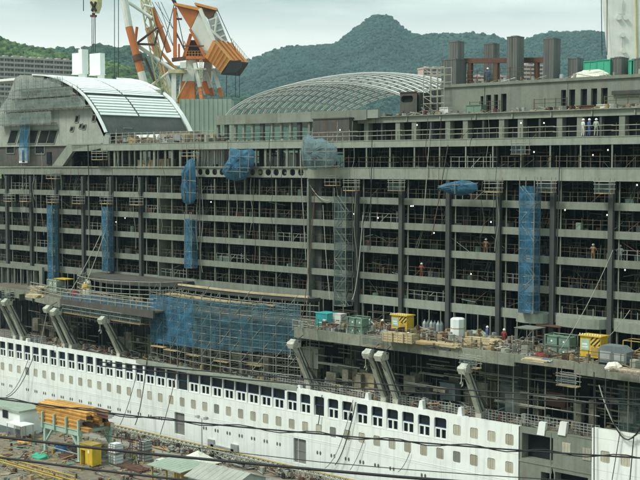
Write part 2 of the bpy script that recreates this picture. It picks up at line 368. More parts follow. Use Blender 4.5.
# far apartment blocks
def block(name, label, x0, x1, ytop0, ytop1, d0, d1, floors, fh, wall, bays, base, group=None):
    a = PD(x0, ytop0, d0); b = PD(x1, ytop1, d1); a.z = b.z = (a.z+b.z)/2
    dirv = Vector((b.x-a.x, b.y-a.y, 0)); Lx = dirv.length; dirv.normalize(); nrm = Vector((-dirv.y, dirv.x, 0))
    if nrm.dot(FW) < 0: nrm = -nrm
    t = thing(name, label, 'building', (a.x, a.y, base), group)
    top = a.z
    def P(u, v, z): return Vector((a.x, a.y, 0)) + dirv*u + nrm*v + Vector((0,0,z))
    wb = MB(); wb.slab([P(0,1.2,base), P(Lx,1.2,base), P(Lx,1.2,top), P(0,1.2,top)], nrm*10); wb.build('wall', wall, t)
    rb = MB(); rb.slab([P(-.4,.0,top), P(Lx+.4,.0,top), P(Lx+.4,0,top+1.1), P(-.4,0,top+1.1)], nrm*11.5)
    for k in range(bays//3+1):
        u = Lx*(k+.5)/(bays//3+1); rb.slab([P(u-1.2,2,top+1.1),P(u+1.2,2,top+1.1),P(u+1.2,2,top+2.1),P(u-1.2,2,top+2.1)], nrm*4)
    rb.build('roof', wall, t)
    win = None; bal = None; wl = Lx/bays
    for k in range(floors):
        z = top - (k+1)*fh
        o = MB(); o.slab([P(0,0,z), P(Lx,0,z), P(Lx,0,z+fh*.40), P(0,0,z+fh*.40)], nrm*1.3); o.build('balcony', wall, t)
        for i in range(bays):
            u = i*wl
            if win is None:
                wm = MB(); wm.slab([dirv*0, dirv*wl*.78, dirv*wl*.78+Vector((0,0,fh*.5)), Vector((0,0,fh*.5))], nrm*.12); win = wm.mesh('window', 'window_dark')
            put('window', win, P(u+wl*.11, 1.1, z+fh*.42), t)
    pm = MB()
    for i in range(0, bays+1, 3): pm.slab([P(i*wl-.25,-.1,base), P(i*wl+.25,-.1,base), P(i*wl+.25,-.1,top), P(i*wl-.25,-.1,top)], nrm*1.3)
    pm.build('pier', wall, t)
    return t
block('apartment_block', 'long beige apartment block with stacked balconies beneath the green hillside', -6, 73, 58, 61.5, 735, 765, 8, 2.95, 'apartment', 24, 20)
block('apartment_block', 'pink apartment block between the two rightmost square grey steel shafts', 523, 543.5, 66, 66, 900, 905, 6, 2.9, 'apartment_pink', 5, 20, 'pink apartment blocks seen past the ship')
block('apartment_block', 'small pink apartment block behind the scaffold tower on the roof', 424, 441, 69, 69, 930, 935, 6, 2.9, 'apartment_pink', 4, 20, 'pink apartment blocks seen past the ship')
block('apartment_block', 'low pink apartment block seen behind the worker in blue', 463, 506, 77, 77, 960, 965, 4, 2.9, 'apartment_pink', 9, 20, 'pink apartment blocks seen past the ship')

# ================================================================== THE SHIP
ship = thing('cruise_ship', 'huge cruise ship under construction with white lower hull and bare grey steel decks', 'ship', (-20, 0, -8.5))
HX0, HX1 = -78.0, 48.0
WX = [-61.7 + 2.05*k for k in range(-7, 43)]           # window axes along the hull
# ---- white hull, openings cut through it
h = MB(); ZA0, ZA1, ZB0 = 5.5, 8.45, 3.2
kinds = []
for k, X in enumerate(WX):
    i = k-7; a, b = X-1.025, X+1.025
    full = i in (19, 30)
    if i <= 38:
        wd = .98 if 16 <= i <= 27 else .76
        z0 = 5.85
        h.plate(a, b, ZA0, ZA1, X-wd, X+wd, z0, 8.12 if 16 <= i <= 27 else 8.02, .22 if i >= 28 or full else .06, depth=.45)
        kinds.append((X, wd, full))
    else:
        h.plate(a, b, ZA0, ZA1, X-.46, X+.46, 6.55, 7.62, .16, depth=.14)
    h.plate(a, b, ZB0, ZA0, X-.45, X+.45, 3.88, 4.98, .15, depth=.14)
xe = WX[-1]+1.025; xs0 = WX[0]-1.025
h.add([(HX0,0,-4),(xs0,0,-4),(xs0,0,ZA1),(HX0,0,ZA1)], [(0,1,2,3)])
DOORS = [PY(174.5, 417, 0).x, PY(184.5, 417, 0).x, PY(293.5, 442, 0).x, PY(306, 442, 0).x]
# lower strake with two shell doors
prev = xs0
for d0, d1, zt, zb in ((DOORS[0], DOORS[1], 3.05, .35), (DOORS[2], DOORS[3], 2.95, .2)):
    h.add([(prev,0,-4),(d0-.4,0,-4),(d0-.4,0,ZB0),(prev,0,ZB0)], [(0,1,2,3)])
    h.plate(d0-.4, d1+.4, -4, ZB0, d0, d1, zb, zt, .12, depth=.3); prev = d1+.4
h.add([(prev,0,-4),(xe,0,-4),(xe,0,ZB0),(prev,0,ZB0)], [(0,1,2,3)])
# right end beyond the unpainted gap, a little taller
XG0, XG1 = xe, 33.2
zr = 9.45
RW = [34.55, 36.55, 38.6, 40.65, 42.7, 44.75]
pv = XG1
for X in RW:
    nx = X+1.0
    h.plate(pv, nx, ZA0, zr, X-.46, X+.46, 6.55, 7.62, .16, depth=.14); h.plate(pv, nx, ZB0, ZA0, X-.45, X+.45, 3.88, 4.98, .15, depth=.14); pv = nx
h.add([(pv,0,ZB0),(HX1,0,ZB0),(HX1,0,zr),(pv,0,zr)], [(0,1,2,3)])
h.add([(XG1,0,-4),(HX1,0,-4),(HX1,0,ZB0),(XG1,0,ZB0)], [(0,1,2,3)])
# underwater body
for (a, b) in ((HX0, xe), (XG1, HX1)):
    h.add([(a,.0,-4),(b,.0,-4),(b,.6,-6.5),(a,.6,-6.5),(a,3,-8.45),(b,3,-8.45)], [(3,2,1,0),(4,5,2,3)])
h.box(HX0, xe, .0, .5, 8.45, 8.53); h.box(XG1, HX1, 0, .5, zr, zr+.08)
wk = [(-31.5+28*i/14, -.05-.55*math.sin(math.pi*i/14)) for i in range(15)]
# inboard lining and the far side of the hull
h.box(HX0, XG0-.1, .62, .68, 3.0, 5.48); h.box(XG1+.1, HX1, .62, .68, 3.0, 5.48); h.box(HX0, HX1, 1.6, 1.7, 5.52, 8.2)
h.box(HX0, HX1, 36, 37, -8.4, 31); h.box(HX0-.5, HX0, 0, 37, -8.4, 31); h.box(HX1, HX1+.5, 0, 37, -8.4, 31); h.box(HX0, HX1, 3, 36, -8.45, -8.2)
hull = h.build('hull', 'hull_white', ship)
m = MB(); m.slab([(x, y, 8.28) for x, y in wk] + [(-3.5,.5,8.28),(-31.5,.5,8.28)], (0,0,.42)); m.build('walkway_edge', 'primer_light', ship)
# blank white cells of the hull between fittings carry soft weld lines in the paint; the gap section is bare primer
gp = MB()
za = zr - 1.05
ox0, ox1 = PY(522,440,0.1).x, PY(554,440,0.1).x
gp.plate(XG0, 30.1, 5.3, za, ox0, ox1-.1, 5.55, 7.95, .05, y=.1, depth=1.2)
gp.add([(30.1,.1,5.3),(XG1,.1,5.3),(XG1,.1,za-.05),(30.1,.1,za)], [(0,1,2,3)])
gp.plate(XG0, 29.0, 2.2, 5.3, PY(541,470,.1).x, PY(554,470,.1).x, 2.6, 4.6, .05, y=.1, depth=1.2)
gp.plate(29.0, XG1, 2.2, 5.3, 29.35, 32.8, 2.4, 4.85, .05, y=.1, depth=1.2)
gp.add([(XG0,.1,-8.4),(XG1,.1,-8.4),(XG1,.1,2.2),(XG0,.1,2.2)], [(0,1,2,3)])
gp.box(XG0, XG1, 1.3, 1.4, 1, za); gp.box(XG0-.05, XG1+.05, .1, .45, za, za+.12)
gp.box(XG0, XG1, .04, .16, 5.22, 5.34); gp.box(XG0+3.4, XG0+3.5, .05, .14, 2.2, za)
gp.build('unpainted_hull_section', 'primer', ship)['label'] = 'unpainted grey hull section with dark square openings'
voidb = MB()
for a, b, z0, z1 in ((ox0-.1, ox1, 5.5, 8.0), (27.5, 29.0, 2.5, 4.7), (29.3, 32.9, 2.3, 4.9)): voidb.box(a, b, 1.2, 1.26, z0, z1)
voidb.build('opening_dark_backing', 'dark_void', ship)  # near-black sheets standing in for the dark space behind the openings
# window kit (beige boarded cabin windows)
wmb = MB()
for q in range(3): wmb.box(-.43+q*.29, -.43+q*.29+.27, .05, .10, -.53, .53)
wmb.box(-.46, .46, .10, .12, -.56, .56)
win_me = wmb.mesh('window', 'slat_beige')
win_dk = wmb.mesh('window', 'door_grey')
for k, X in enumerate(WX):
    put('window', win_dk if (k-7) in (31, 39, 3, 22) else win_me, (X, 0, 4.43), ship)
    if k-7 > 38: put('window', win_me, (X, 0, 7.085), ship)
for X in RW: put('window', win_me, (X, 0, 7.085), ship); put('window', win_me, (X, 0, 4.43), ship)
for px_, py_ in ((566,449),(586.5,454.5)):
    p = PY(px_, py_, 0); put('window', win_me, (p.x, -.02, p.z), ship)
# promenade windows
def prom(wd, full):
    fr = MB(); y0 = .12
    if not full:
        fr.box(-wd, wd, y0, y0+.12, 5.86, 5.98); fr.box(-wd, wd, y0, y0+.12, 6.86, 6.99)
        fr.box(-.09, .09, y0+.005, y0+.115, 5.98, 6.86); fr.box(-wd, -wd+.14+(wd-.76)*1.0, y0, y0+.12, 5.98, 6.86); fr.box(wd-.14-(wd-.76)*1.0, wd, y0, y0+.12, 5.98, 6.86)
        fr.box(-wd+.1, wd-.1, y0-.14, y0-.02, 5.80, 5.87)
    else: fr.box(-wd, wd, y0+.1, y0+.16, 5.86, 5.92)
    gl = MB(); gl.box(-wd, wd, .36, .4, 5.8, 8.1)  # dark plate across the whole opening, standing in for its unlit interior
    tr = MB(); tr.box(-wd, wd, .22, .3, 6.99, 7.07); tr.box(-wd, -wd+.05, .2, .3, 7.0, 8.0); tr.box(wd-.05, wd, .2, .3, 7.0, 8.0)
    return fr.mesh('frame', 'white_paint'), gl.mesh('pane', 'dark_glass'), tr.mesh('trim', 'trim_blue')
kit = {}
for X, wd, full in kinds:
    key = (wd, full)
    if key not in kit: kit[key] = prom(wd, full)
    fr, gl, tr = kit[key]
    o = put('promenade_window', fr, (X, 0, 0), ship); c = put('pane', gl, (X, 0, 0), o); c = put('trim', tr, (X, 0, 0), o)
# portholes in pairs
pm = MB(); nn = 10
ring = [(.11*math.cos(2*math.pi*i/nn), .19*math.sin(2*math.pi*i/nn)) for i in range(nn)]
pm.slab([(a, -.015, b) for a, b in ring], (0,.03,0)); pm.slab([(a*1.35, -.008, b*1.25) for a, b in ring], (0,.02,0), 1)
port_me = pm.mesh('porthole', ['window_dark', 'galv'])
for k, X in enumerate(WX):
    if DOORS[0]-1 < X < DOORS[1]+3.5 or DOORS[2]-1.5 < X < DOORS[3]+.5 or X > 16 or k % 17 == 9: continue
    for s in (-.22, .22): put('porthole', port_me, (X+s, 0, 1.85), ship)
# shell doors
for d0, d1, zt, zb in ((DOORS[0], DOORS[1], 3.05, .35), (DOORS[2], DOORS[3], 2.95, .2)):
    db = MB(); db.box(d0-.05, d1+.05, .26, .34, zb-.05, zt+.05); db.box(d0+.1, d0+.18, .2, .26, zb+.1, zt-.1); db.box(d1-.18, d1-.1, .2, .26, zb+.1, zt-.1); db.box(d0+.2, d1-.2, .21, .26, (zb+zt)/2-.05, (zb+zt)/2+.05)
    db.build('shell_door', 'door_grey', ship)
# fender bracket low on the hull
p = PY(212, 443, 0); q = PY(235, 448, 0)
fb = MB(); fb.box(p.x-.5, p.x+.5, -.25, 0, p.z-.5, p.z+.45); fb.box(q.x-.5, q.x+.6, -.25, 0, q.z-.5, q.z+.45); fb.bar((p.x,-.15,p.z-.25),(q.x,-.15,q.z-.3),.2,.35)
fb.build('fender_bracket', 'galv', ship)
# weld seams, strakes: slight vertical ribs on plating
sm = MB()
for X in [x+1.025 for x in WX[3::4]]: sm.box(X-.015, X+.015, -.012, .0, -3.5, 3.1)
sm.box(HX0, xe, -.02, 0, 3.15, 3.2)
sm.build('weld_seam', 'white_paint', ship)

# ---- promenade (lifeboat) recess behind the hull top
pr = MB(); pr.box(HX0, HX1, .5, 9, 8.2, 8.3); pr.build('promenade_deck', 'deck_steel', ship)
XR = [-1.56 + 6.4*k for k in range(8)]; XL = [-78.4 + 6.4*k for k in range(7)]; XC0, XC1 = -36.2, -9.0
for k in range(20):
    a = HX0 + k*6.3; b = a+6.28
    yb = 6.2 + (k*37 % 5)*.25
    m = MB(); m.box(a, b, yb, yb+.15, 8.3, 14.15)
    for q in range(4): m.box(a+.3+q*1.6, a+.42+q*1.6, yb-.12, yb, 8.3, 14.1)
    m.box(a, b, yb-.1, yb, 11.2, 11.35)
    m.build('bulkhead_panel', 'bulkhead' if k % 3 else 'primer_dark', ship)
# white hull-top railing panels
rm = MB()
for q in range(6): rm.box(q*.4, q*.4+.035, -.02, .02, 0, 1.15)
for z in (.3,.55,.8,1.1): rm.box(0, 2.03, -.015, .015, z, z+.035)
rail_me = rm.mesh('railing', 'galv')
for k, X in enumerate(WX):
    if X > -9 or X < -52: put('railing', rail_me, (X-1.0, .9+.15*(k % 2), 8.3), ship)
for k in range(4): put('railing', rail_me, (XG0+.1+k*2.0, .7, za+.12), ship)
# fairlead covers on the hull top
for px_, py_ in ((368,396),(422,404),(461,411),(57,347),(28,340),(300,388),(110,358)):
    p = PY(px_, py_+4, .4); m = MB(); m.slab([(p.x-.32,.15,p.z-.15),(p.x+.32,.15,p.z-.15),(p.x+.22,.15,p.z+.8),(p.x-.12,.15,p.z+.8)], (0,.5,0)); m.build('fairlead_cover', 'white_paint', ship)
for px_ in (541, 562):
    p = PY(px_, 430, .0); m = MB(); m.slab([(p.x-.45,-.02,p.z-.5),(p.x+.35,-.02,p.z-.5),(p.x+.5,-.02,p.z+.75),(p.x-.2,-.02,p.z+.75)], (0,.4,0)); m.build('fairlead_cover', 'white_paint', ship)

# ---- the wide shelf deck over the promenade
sh = MB(); XS0 = PY(294, 333, 0).x
sh.box(XS0, HX1, .35, 9, 14.95, 15.2); sh.build('shelf_deck', 'deck_steel', ship)
seg = XS0; kk = 0
while seg < HX1:
    b = min(seg+3.2, HX1); m = MB()
    zb = 14.15
    if 26.3 < (seg+b)/2 < 32: zb = 14.55
    m.box(seg, b-.02, 0, .3, zb, 15.3); m.box(seg, b-.02, .3, .9, zb, zb+.06)
    m.build('shelf_edge_plate', 'shelf_paint', ship); seg = b; kk += 1
m = MB(); m.box(-27.5, XS0-.1, 2.6, 9, 14.95, 15.2); m.build('shelf_deck', 'deck_steel', ship)
# left end of the shelf sweeps outwards
LP = [PZ(x, y, 15.3) for x, y in ((-20,284),(0,287),(30,292),(60,299),(100,304),(130,308),(153,311))]
for i, (a, b) in enumerate(zip(LP[:-1], LP[1:])):
    m = MB(); A, B = Vector((a.x,a.y,14.1 if i < 3 else 14.4)), Vector((b.x,b.y,14.1 if i < 3 else 14.4))
    m.slab([A, B, Vector((b.x,b.y,15.3)), Vector((a.x,a.y,15.3))], (0,.3,0)); m.build('shelf_edge_plate', 'shelf_paint' if i < 3 else 'primer_brown', ship)
m = MB(); m.slab([(a.x,a.y+.3,15.0) for a in LP] + [(LP[-1].x,9,15.0),(LP[0].x,9,15.0)], (0,0,.2)); m.build('shelf_deck', 'deck_steel', ship)
# overhead frames under the shelf
m = MB()
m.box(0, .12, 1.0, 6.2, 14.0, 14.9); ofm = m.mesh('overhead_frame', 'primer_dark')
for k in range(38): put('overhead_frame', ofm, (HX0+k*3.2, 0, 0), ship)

# ---- cabin decks
DZ = [18.0, 20.68, 23.68, 26.42, 29.13]
def deck_piece(a, b, z, hh, y, name='deck_edge_panel', mt='primer'):
    m = MB(); m.box(a, b, y, y+.22, z-hh/2, z+hh/2); m.box(a, b, y+.22, y+.5, z-hh/2, z-hh/2+.05)
    return m.build(name, mt, ship)
bays = [(XL[i]+.2, XL[i+1]-.2, 8.0) for i in range(6)] + [(-39.8, XC0, 8.0)]
cb = [XC0 + (XC1-XC0)*i/5 for i in range(6)]
bays_c = [(cb[i]+.01, cb[i+1]-.01, 7.6) for i in range(5)]
bays_r = [(-8.9, -1.76, 8.0)] + [(XR[i]+.2, XR[i+1]-.2, 8.0) for i in range(7)]
alld = bays + bays_c + bays_r
# floors
for z in DZ + [32.0, 35.25]:
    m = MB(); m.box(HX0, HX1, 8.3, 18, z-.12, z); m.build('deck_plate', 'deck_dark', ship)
def rail_variant(L, s):
    random.seed(s); m = MB(); x = .15
    while x < L:
        hh = rnd(.85, 1.25); m.box(x, x+.05, 0, .05, 0, hh)
        x += rnd(.7, 1.35)
    for z in (.55, 1.0): m.bar((0,.02,z+rnd(-.05,.05)), (L,.02,z+rnd(-.05,.05)), .035)
    if s % 3 == 0:
        a = rnd(.5, L-2); m.bar((a,.1,0), (a+1.2,.1,1.0), .05)
    return m.mesh('railing', 'rail_brown' if s != 3 else 'rail_pale')
RV = [rail_variant(6.0, s) for s in range(7)]
def studs_variant(L, H, s):
    random.seed(100+s); m = MB(); x = rnd(.2, .8)
    while x < L:
        wd = random.choice((.05,.06,.08,.1,.2)); y = rnd(.4, 3.0); m.box(x, x+wd, y, y+wd, 0, H)
        x += rnd(.35, 1.25)
    for q in range(3):
        y = rnd(.5, 2.5); z = rnd(1.6, H-.2); a = rnd(0, L*.5); m.bar((a,y,z),(a+rnd(1,3.5),y,z+rnd(-.1,.1)),.09)
    for q in range(4):                                      # stored bits on the deck
        x = rnd(.2, L-1); hh = rnd(.25, 1.1); m.box(x, x+rnd(.3,1.1), 1.2+q*.45, 1.2+q*.45+.4, 0, hh)
    if s % 2:
        a = rnd(.5, L-2.6); m.bar((a,1,0),(a+rnd(.5,1.2),1,H),.05); m.bar((a+.35,1,0),(a+1.3,1,H),.05)
    return m.mesh('inner_frame', 'interior_stud')
SV = [studs_variant(6.0, 2.55, s) for s in range(9)]
BVm = []
for s in range(6):
    random.seed(200+s); m = MB(); y = 3.0 + s*.25
    doors = sorted((rnd(.3, 2.2), rnd(3.2, 5.0)))
    x = 0
    for d in doors: m.box(x, d, y, y+.1, 0, 2.5); x = d+rnd(.8,1.1); m.box(d, x, y+.02, y+.08, 2.05, 2.5)
    m.box(x, 6.0, y, y+.1, 0, 2.5)
    m.box(2.9, 3.0, .9+.3*(s % 3), y, 0, 2.5)               # cabin division
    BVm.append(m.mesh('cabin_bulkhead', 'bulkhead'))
random.seed(5)
stm_ = MB(); stm_.box(0, .1, 0, .1, 0, 2.35); STM = stm_.mesh('stanchion', 'primer')
levels = [15.2] + DZ
for li, z0 in enumerate(levels):
    for bi, (a, b, y) in enumerate(alld):
        if li > 0:
            big = (li == 1)
            if bi >= 13 and li == 1: mt = 'primer'
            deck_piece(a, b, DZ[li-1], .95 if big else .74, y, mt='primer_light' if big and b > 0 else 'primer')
        sx = (b-a)/6.0
        for me, nm, dy in ((SV[(li*5+bi*3) % 9], 'inner_frame', 0), (BVm[(li*2+bi*5) % 6], 'cabin_bulkhead', 0)):
            o = put(nm, me, (a, 8.4, z0 + (.0)), ship); o.scale.x = sx
            if z0 < 16 or z0 > 29: o.scale.z = 1.03
            if nm == 'inner_frame': o['kind'] = 'stuff'
        if li > 0:
            o = put('railing', RV[(li*3+bi*2) % 7], (a, y+.35, z0+(.48 if li == 1 else .37)), ship); o.scale.x = sx; o.scale.z = .95
        else:
            for q in range(4): put('stanchion', STM, (a+.4+q*1.55, 8.0, 15.2), ship)
# full-height fin columns
cm = MB(); cm.box(-.14, .14, -.32, .25, 15.2, 31.55); cm.box(-.25, .25, -.37, -.32, 15.2, 31.5); col_me = cm.mesh('column', 'primer_dark')
for X in XL + XR: put('column', col_me, (X, 8.0, 0), ship)
cm = MB(); cm.box(.55, .65, .1, .2, 15.2, 31.5); side_me = cm.mesh('side_post', 'primer_light')
for X in XL + XR: put('side_post', side_me, (X, 8.15, 0), ship)
cm = MB(); cm.box(-.06, .06, -.1, .05, 15.2, 31.4); thin_me = cm.mesh('column', 'primer')
for X in cb[1:-1] + [c+2.6 for c in cb[:-1]]: put('column', thin_me, (X, 7.9, 0), ship)
for X in (XC0, XC1): m = MB(); m.box(X-.12, X+.12, 7.62, 12, 15.2, 31.5); m.build('end_bulkhead', 'primer', ship)
m = MB(); m.box(XC1+.1, XC1+1.2, 8.7, 8.9, 15.2, 31.5); m.build('end_bulkhead', 'primer_dark', ship)
# rounded balcony fronts at the right end of the lowest cabin deck
for a, b in ((19.9,23.7),(24.4,30.1),(30.8,36.5)):
    m = MB(); pts = []
    for i in range(13):
        t = i/12; pts.append((a+(b-a)*t, 7.95 - 1.3*math.sin(math.pi*t)**.45, 17.35))
    m.slab(pts + [(b,8.0,17.35),(a,8.0,17.35)], (0,0,.95)); m.build('balcony', 'primer_light', ship)
    m = MB()
    for t in (.2,.5,.8): m.box(a+(b-a)*t, a+(b-a)*t+.05, 7.2, 7.25, 18.3, 19.3)
    m.build('railing', 'rail_pale', ship)
# ---- thick band, upper open deck, upper band
def up_piece(a, b, z0, z1, y, nm, mt):
    m = MB(); m.box(a, b-.012, y, y+.25, z0, z1); m.box(a, b-.012, y-.05, y, z1-.08, z1); return m.build(nm, mt, ship)
x = HX0
while x < XC0-.1:
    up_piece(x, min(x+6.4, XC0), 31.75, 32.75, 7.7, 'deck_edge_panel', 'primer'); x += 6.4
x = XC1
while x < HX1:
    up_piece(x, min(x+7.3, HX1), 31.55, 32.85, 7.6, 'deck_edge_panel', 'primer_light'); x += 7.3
up_piece(XC0, -31.2, 31.75, 32.75, 7.7, 'deck_edge_panel', 'primer')
# girder with oval lightening holes
m = MB(); hx = [-30.6 + 1.36*k for k in range(16)]
m.box(-31.2, hx[0]-.68, 7.7, 7.8, 31.7, 32.8)
for X in hx: m.plate(X-.68, X+.68, 31.7, 32.8, X-.44, X+.44, 31.86, 32.64, .34, y=7.7, depth=.1, n=5)
m.box(hx[-1]+.68, XC1, 7.7, 7.8, 31.7, 32.8); m.box(-31.2, XC1, 7.5, 7.8, 32.8, 32.87); m.box(-31.2, XC1, 7.6, 7.9, 31.62, 31.7)
m.build('holed_girder', 'primer_light', ship)['label'] = 'light grey girder with a row of oval holes'
m = MB(); m.box(-31.2, XC1, 8.6, 8.65, 31.7, 32.8); m.build('girder_dark_backing', 'dark_void', ship)  # near-black sheet painted as the dark interior behind the holes
# upper band
x = HX0
for x0_, x1_, z0, z1, mt in ((PY(72,147,7.7).x, -7.4, 35.1, 36.05, 'primer_light'), (-7.4, HX1, 35.05, 35.85, 'primer_light')):
    x = x0_
    while x < x1_-.1:
        up_piece(x, min(x+7.0, x1_), z0, z1, 7.7, 'deck_edge_panel', mt); x += 7.0
# thin white gunwale pipes on thick band
m = MB(); m.bar((-78,7.6,32.87),(XC1,7.6,32.87),.12); m.build('coaming', 'rail_pale', ship)
# posts and railings between thick and upper band
random.seed(8)
x = -47.0
while x < -9:
    wd = random.choice((.12,.12,.2,.34)); m = MB(); m.box(x, x+wd, 7.9, 8.1, 32.8, 35.1); m.build('stanchion', 'primer', ship); x += rnd(.8, 1.7)
for x in range(16):
    X = -7.0 + x*3.4; mm_ = MB(); mm_.box(X, X+.11, 7.75, 7.9, 32.85, 35.05); mm_.build('stanchion', 'primer_light', ship)
for bi, (a, b, y) in enumerate(bays_r):
    o = put('railing', RV[bi % 7], (a, 7.7, 32.85), ship); o.scale.x = (b-a)/6; o.scale.z = 1.1
    o = put('inner_frame', SV[(bi*2+1) % 9], (a, 8.6, 32.2), ship); o['kind'] = 'stuff'; o.scale.x = (b-a)/6; o.scale.z = 1.15
    o = put('cabin_bulkhead', BVm[bi % 6], (a, 9, 32.2), ship); o.scale.x = (b-a)/6; o.scale.z = 1.2
    o = put('railing', RV[(bi+3) % 7], (a, 7.85, 35.85), ship); o.scale.x = (b-a)/6
    m = MB(); m.bar((a-.3,7.8,36.35),(b+.3,7.8,36.4),.06); m.bar((a-.3,7.8,36.85),(b+.3,7.8,36.9),.06); m.build('handrail', 'rail_pale', ship)
# below thick band, top cabin level: railings
for bi, (a, b, y) in enumerate(bays + bays_c):
    o = put('inner_frame', SV[(bi*2+5) % 9], (a, 9.2, 32.2), ship); o['kind'] = 'stuff'; o.scale.x = (b-a)/6; o.scale.z = 1.1
# open upper deck, left and middle: a pale inner casing with gaps showing daylight
for a, b in ((-52,-46.5),(-44,-41),(-38.5,-36),(-33,-31.5),(-27.5,-26),(-21.5,-20.2),(-14.6,-12.4)):
    m = MB(); m.box(a, b, 11.5+rnd(0,1.5), 13.6, 32.0, 35.1); m.build('casing', 'primer_dark', ship)

# ---- right side: upper gallery between grey posts, roof beam, deckhouse
m = MB(); m.box(-8.5, HX1, 8.0, 40, 35.4, 35.8); m.build('deck_plate', 'deck_steel', ship)
m = MB(); m.box(-8, HX1, 11.9, 12.0, 35.8, 38.0); m.build('gallery_dark_backing', 'dark_void', ship)  # near-black sheet standing in for the darkness between the posts
pm_ = MB(); pm_.box(-.32, .32, 0, .8, 35.8, 37.95); post_me = pm_.mesh('gallery_post', 'primer')
pm_ = MB(); pm_.box(-.12, .12, 0, .5, 35.8, 37.95); post2 = pm_.mesh('gallery_post', 'primer_dark')
for k in range(24):
    X = -7.6 + 2.33*k; put('gallery_post', post_me if k % 3 else post2, (X, 11.0, 0), ship)
seg = -8.2
while seg < HX1:
    m = MB(); m.box(seg, seg+4.65, 10.9, 11.2, 37.9, 38.55); m.box(seg, seg+4.65, 10.6, 11.2, 38.55, 38.62); m.box(seg+2, seg+2.12, 10.75, 10.9, 37.9, 38.5)
    m.build('roof_beam', 'primer_light', ship); seg += 4.66
m = MB(); m.box(-8.2, HX1, 11.2, 38, 38.3, 38.5); m.build('deck_plate', 'deck_steel', ship)
# deckhouse wall with slit windows
dz0, dz1 = 38.5, 41.75
slits = [(PY(x0,100,14).x, PY(x1,100,14).x, z0, z1) for x0, x1, z0, z1 in ((480.5,483.5,38.7,40.6),(486,491,38.7,40.7),(494,498,38.7,40.7),(501,506.5,38.7,40.75),(561,566,38.75,40.85),(569,575,38.75,40.85),(580.5,587,38.75,40.85),(591,597,38.75,40.85),(601,607.5,38.75,40.85))]
dh = MB(); xp = PY(441,90,14).x
for a, b, z0, z1 in slits:
    dh.add([(xp,14,dz0),(a-.2,14,dz0),(a-.2,14,dz1),(xp,14,dz1)], [(0,1,2,3)]); dh.plate(a-.2, b+.2, dz0, dz1, a, b, z0, z1, .03, y=14, depth=.4, n=1); xp = b+.2
dh.add([(xp,14,dz0),(HX1,14,dz0),(HX1,14,dz1),(xp,14,dz1)], [(0,1,2,3)])
dh.box(PY(441,90,14).x, HX1, 14.05, 30, dz1, dz1+.2); dh.box(PY(441,90,14).x, HX1, 13.8, 14.05, dz1-.02, dz1+.3)
dh.build('deckhouse', 'primer', ship)
m = MB(); m.box(8, HX1, 14.4, 14.5, dz0, dz1); m.build('deckhouse_dark_backing', 'dark_void', ship)  # near-black sheet painted as the unlit inside behind the slits
m = MB(); p0 = PY(612,93,13.8); m.box(p0.x, HX1, 13.7, 13.9, p0.z-.2, p0.z+.2); m.build('pipe_duct', 'primer_dark', ship)
# lower casing left of it with a rounded window
a, b = PY(400,100,12.5), PY(417,100,12.5)
m = MB(); m.plate(a.x, b.x, 38.5, 41.3, PY(401,94,12.5).x, PY(413,94,12.5).x, PY(0,97.5,12.5).z if False else 40.2, 40.95, .3, y=12.5, depth=.3); m.box(a.x, b.x, 13.0, 16, 38.5, 41.3); m.box(a.x-.05,b.x+.05,12.4,12.5,41.3,41.4)
m.build('casing', 'primer_brown', ship)
m = MB(); m.box(a.x+.1, b.x-.1, 12.8, 12.85, 38.6, 41.2); m.build('window_pane', 'dark_void', ship)
m = MB(); q0 = PY(418,105,13); q1 = PY(441,105,13); m.box(q0.x, q1.x+1, 15, 15.3, 38.5, 41.6); m.build('casing', 'primer_dark', ship)
# square steel shafts
def shaft(x0, x1, yt, Yd, zb, label, dp=2.2, mt='box_steel'):
    a, b = PY(x0, yt, Yd), PY(x0+(x1-x0)*.6, yt, Yd); dp = (x1-x0)*.42/5.2; m = MB(); m.box(a.x, b.x, Yd, Yd+dp, zb, a.z)
    for q in range(1, 4): xx = a.x+(b.x-a.x)*q/4; m.box(xx-.02, xx+.02, Yd-.04, Yd, zb, a.z-.05)
    for q in range(6): xx = a.x+(b.x-a.x)*(q+.5)/6; m.box(xx-.012, xx+.012, Yd-.025, Yd, zb, a.z)
    m.box(b.x, b.x+.03, Yd+dp*.4, Yd+dp*.45, zb, a.z)
    m.box(a.x-.03, b.x+.03, Yd-.045, Yd+dp+.03, a.z-.06, a.z+.02)
    m.box(a.x+.3, b.x-.3, Yd+.3, Yd+dp-.3, a.z+.02, a.z+.12)
    o = m.build('exhaust_shaft', mt, ship); o['label'] = label; return o
shaft(448.5, 464, 42, 17, 41, 'square grey steel shaft, leftmost')
shaft(441.5, 466, 60, 16.5, 38.6, 'wide lower casing of the leftmost steel shaft', 3.5)
shaft(484, 499.5, 44, 20, 41.9, 'square grey steel shaft behind the worker')
shaft(507, 524, 37, 16, 41.9, 'tallest square grey steel shaft')
shaft(543.5, 560.5, 39, 16.2, 41.9, 'square grey steel shaft, rightmost tall one')
shaft(568, 584, 58.5, 18, 41.9, 'short square steel shaft beside green boxes')
shaft(610.5, 629, 58, 17.5, 41.9, 'short square steel shaft in front of the white tower')
shaft(632, 652, 59, 18, 41.9, 'short square steel shaft at the right edge')
# brown beam frame on the deckhouse
m = MB()
a, b = PY(463,61,18.5), PY(546,60,18.5); m.bar(a, b, .5, .55)
for x in (470.5, 497, 537): p = PY(x, 61, 18.5); m.bar(p, (p.x,p.y,41.9), .45)
m.build('beam_frame', 'rust_brown', ship)

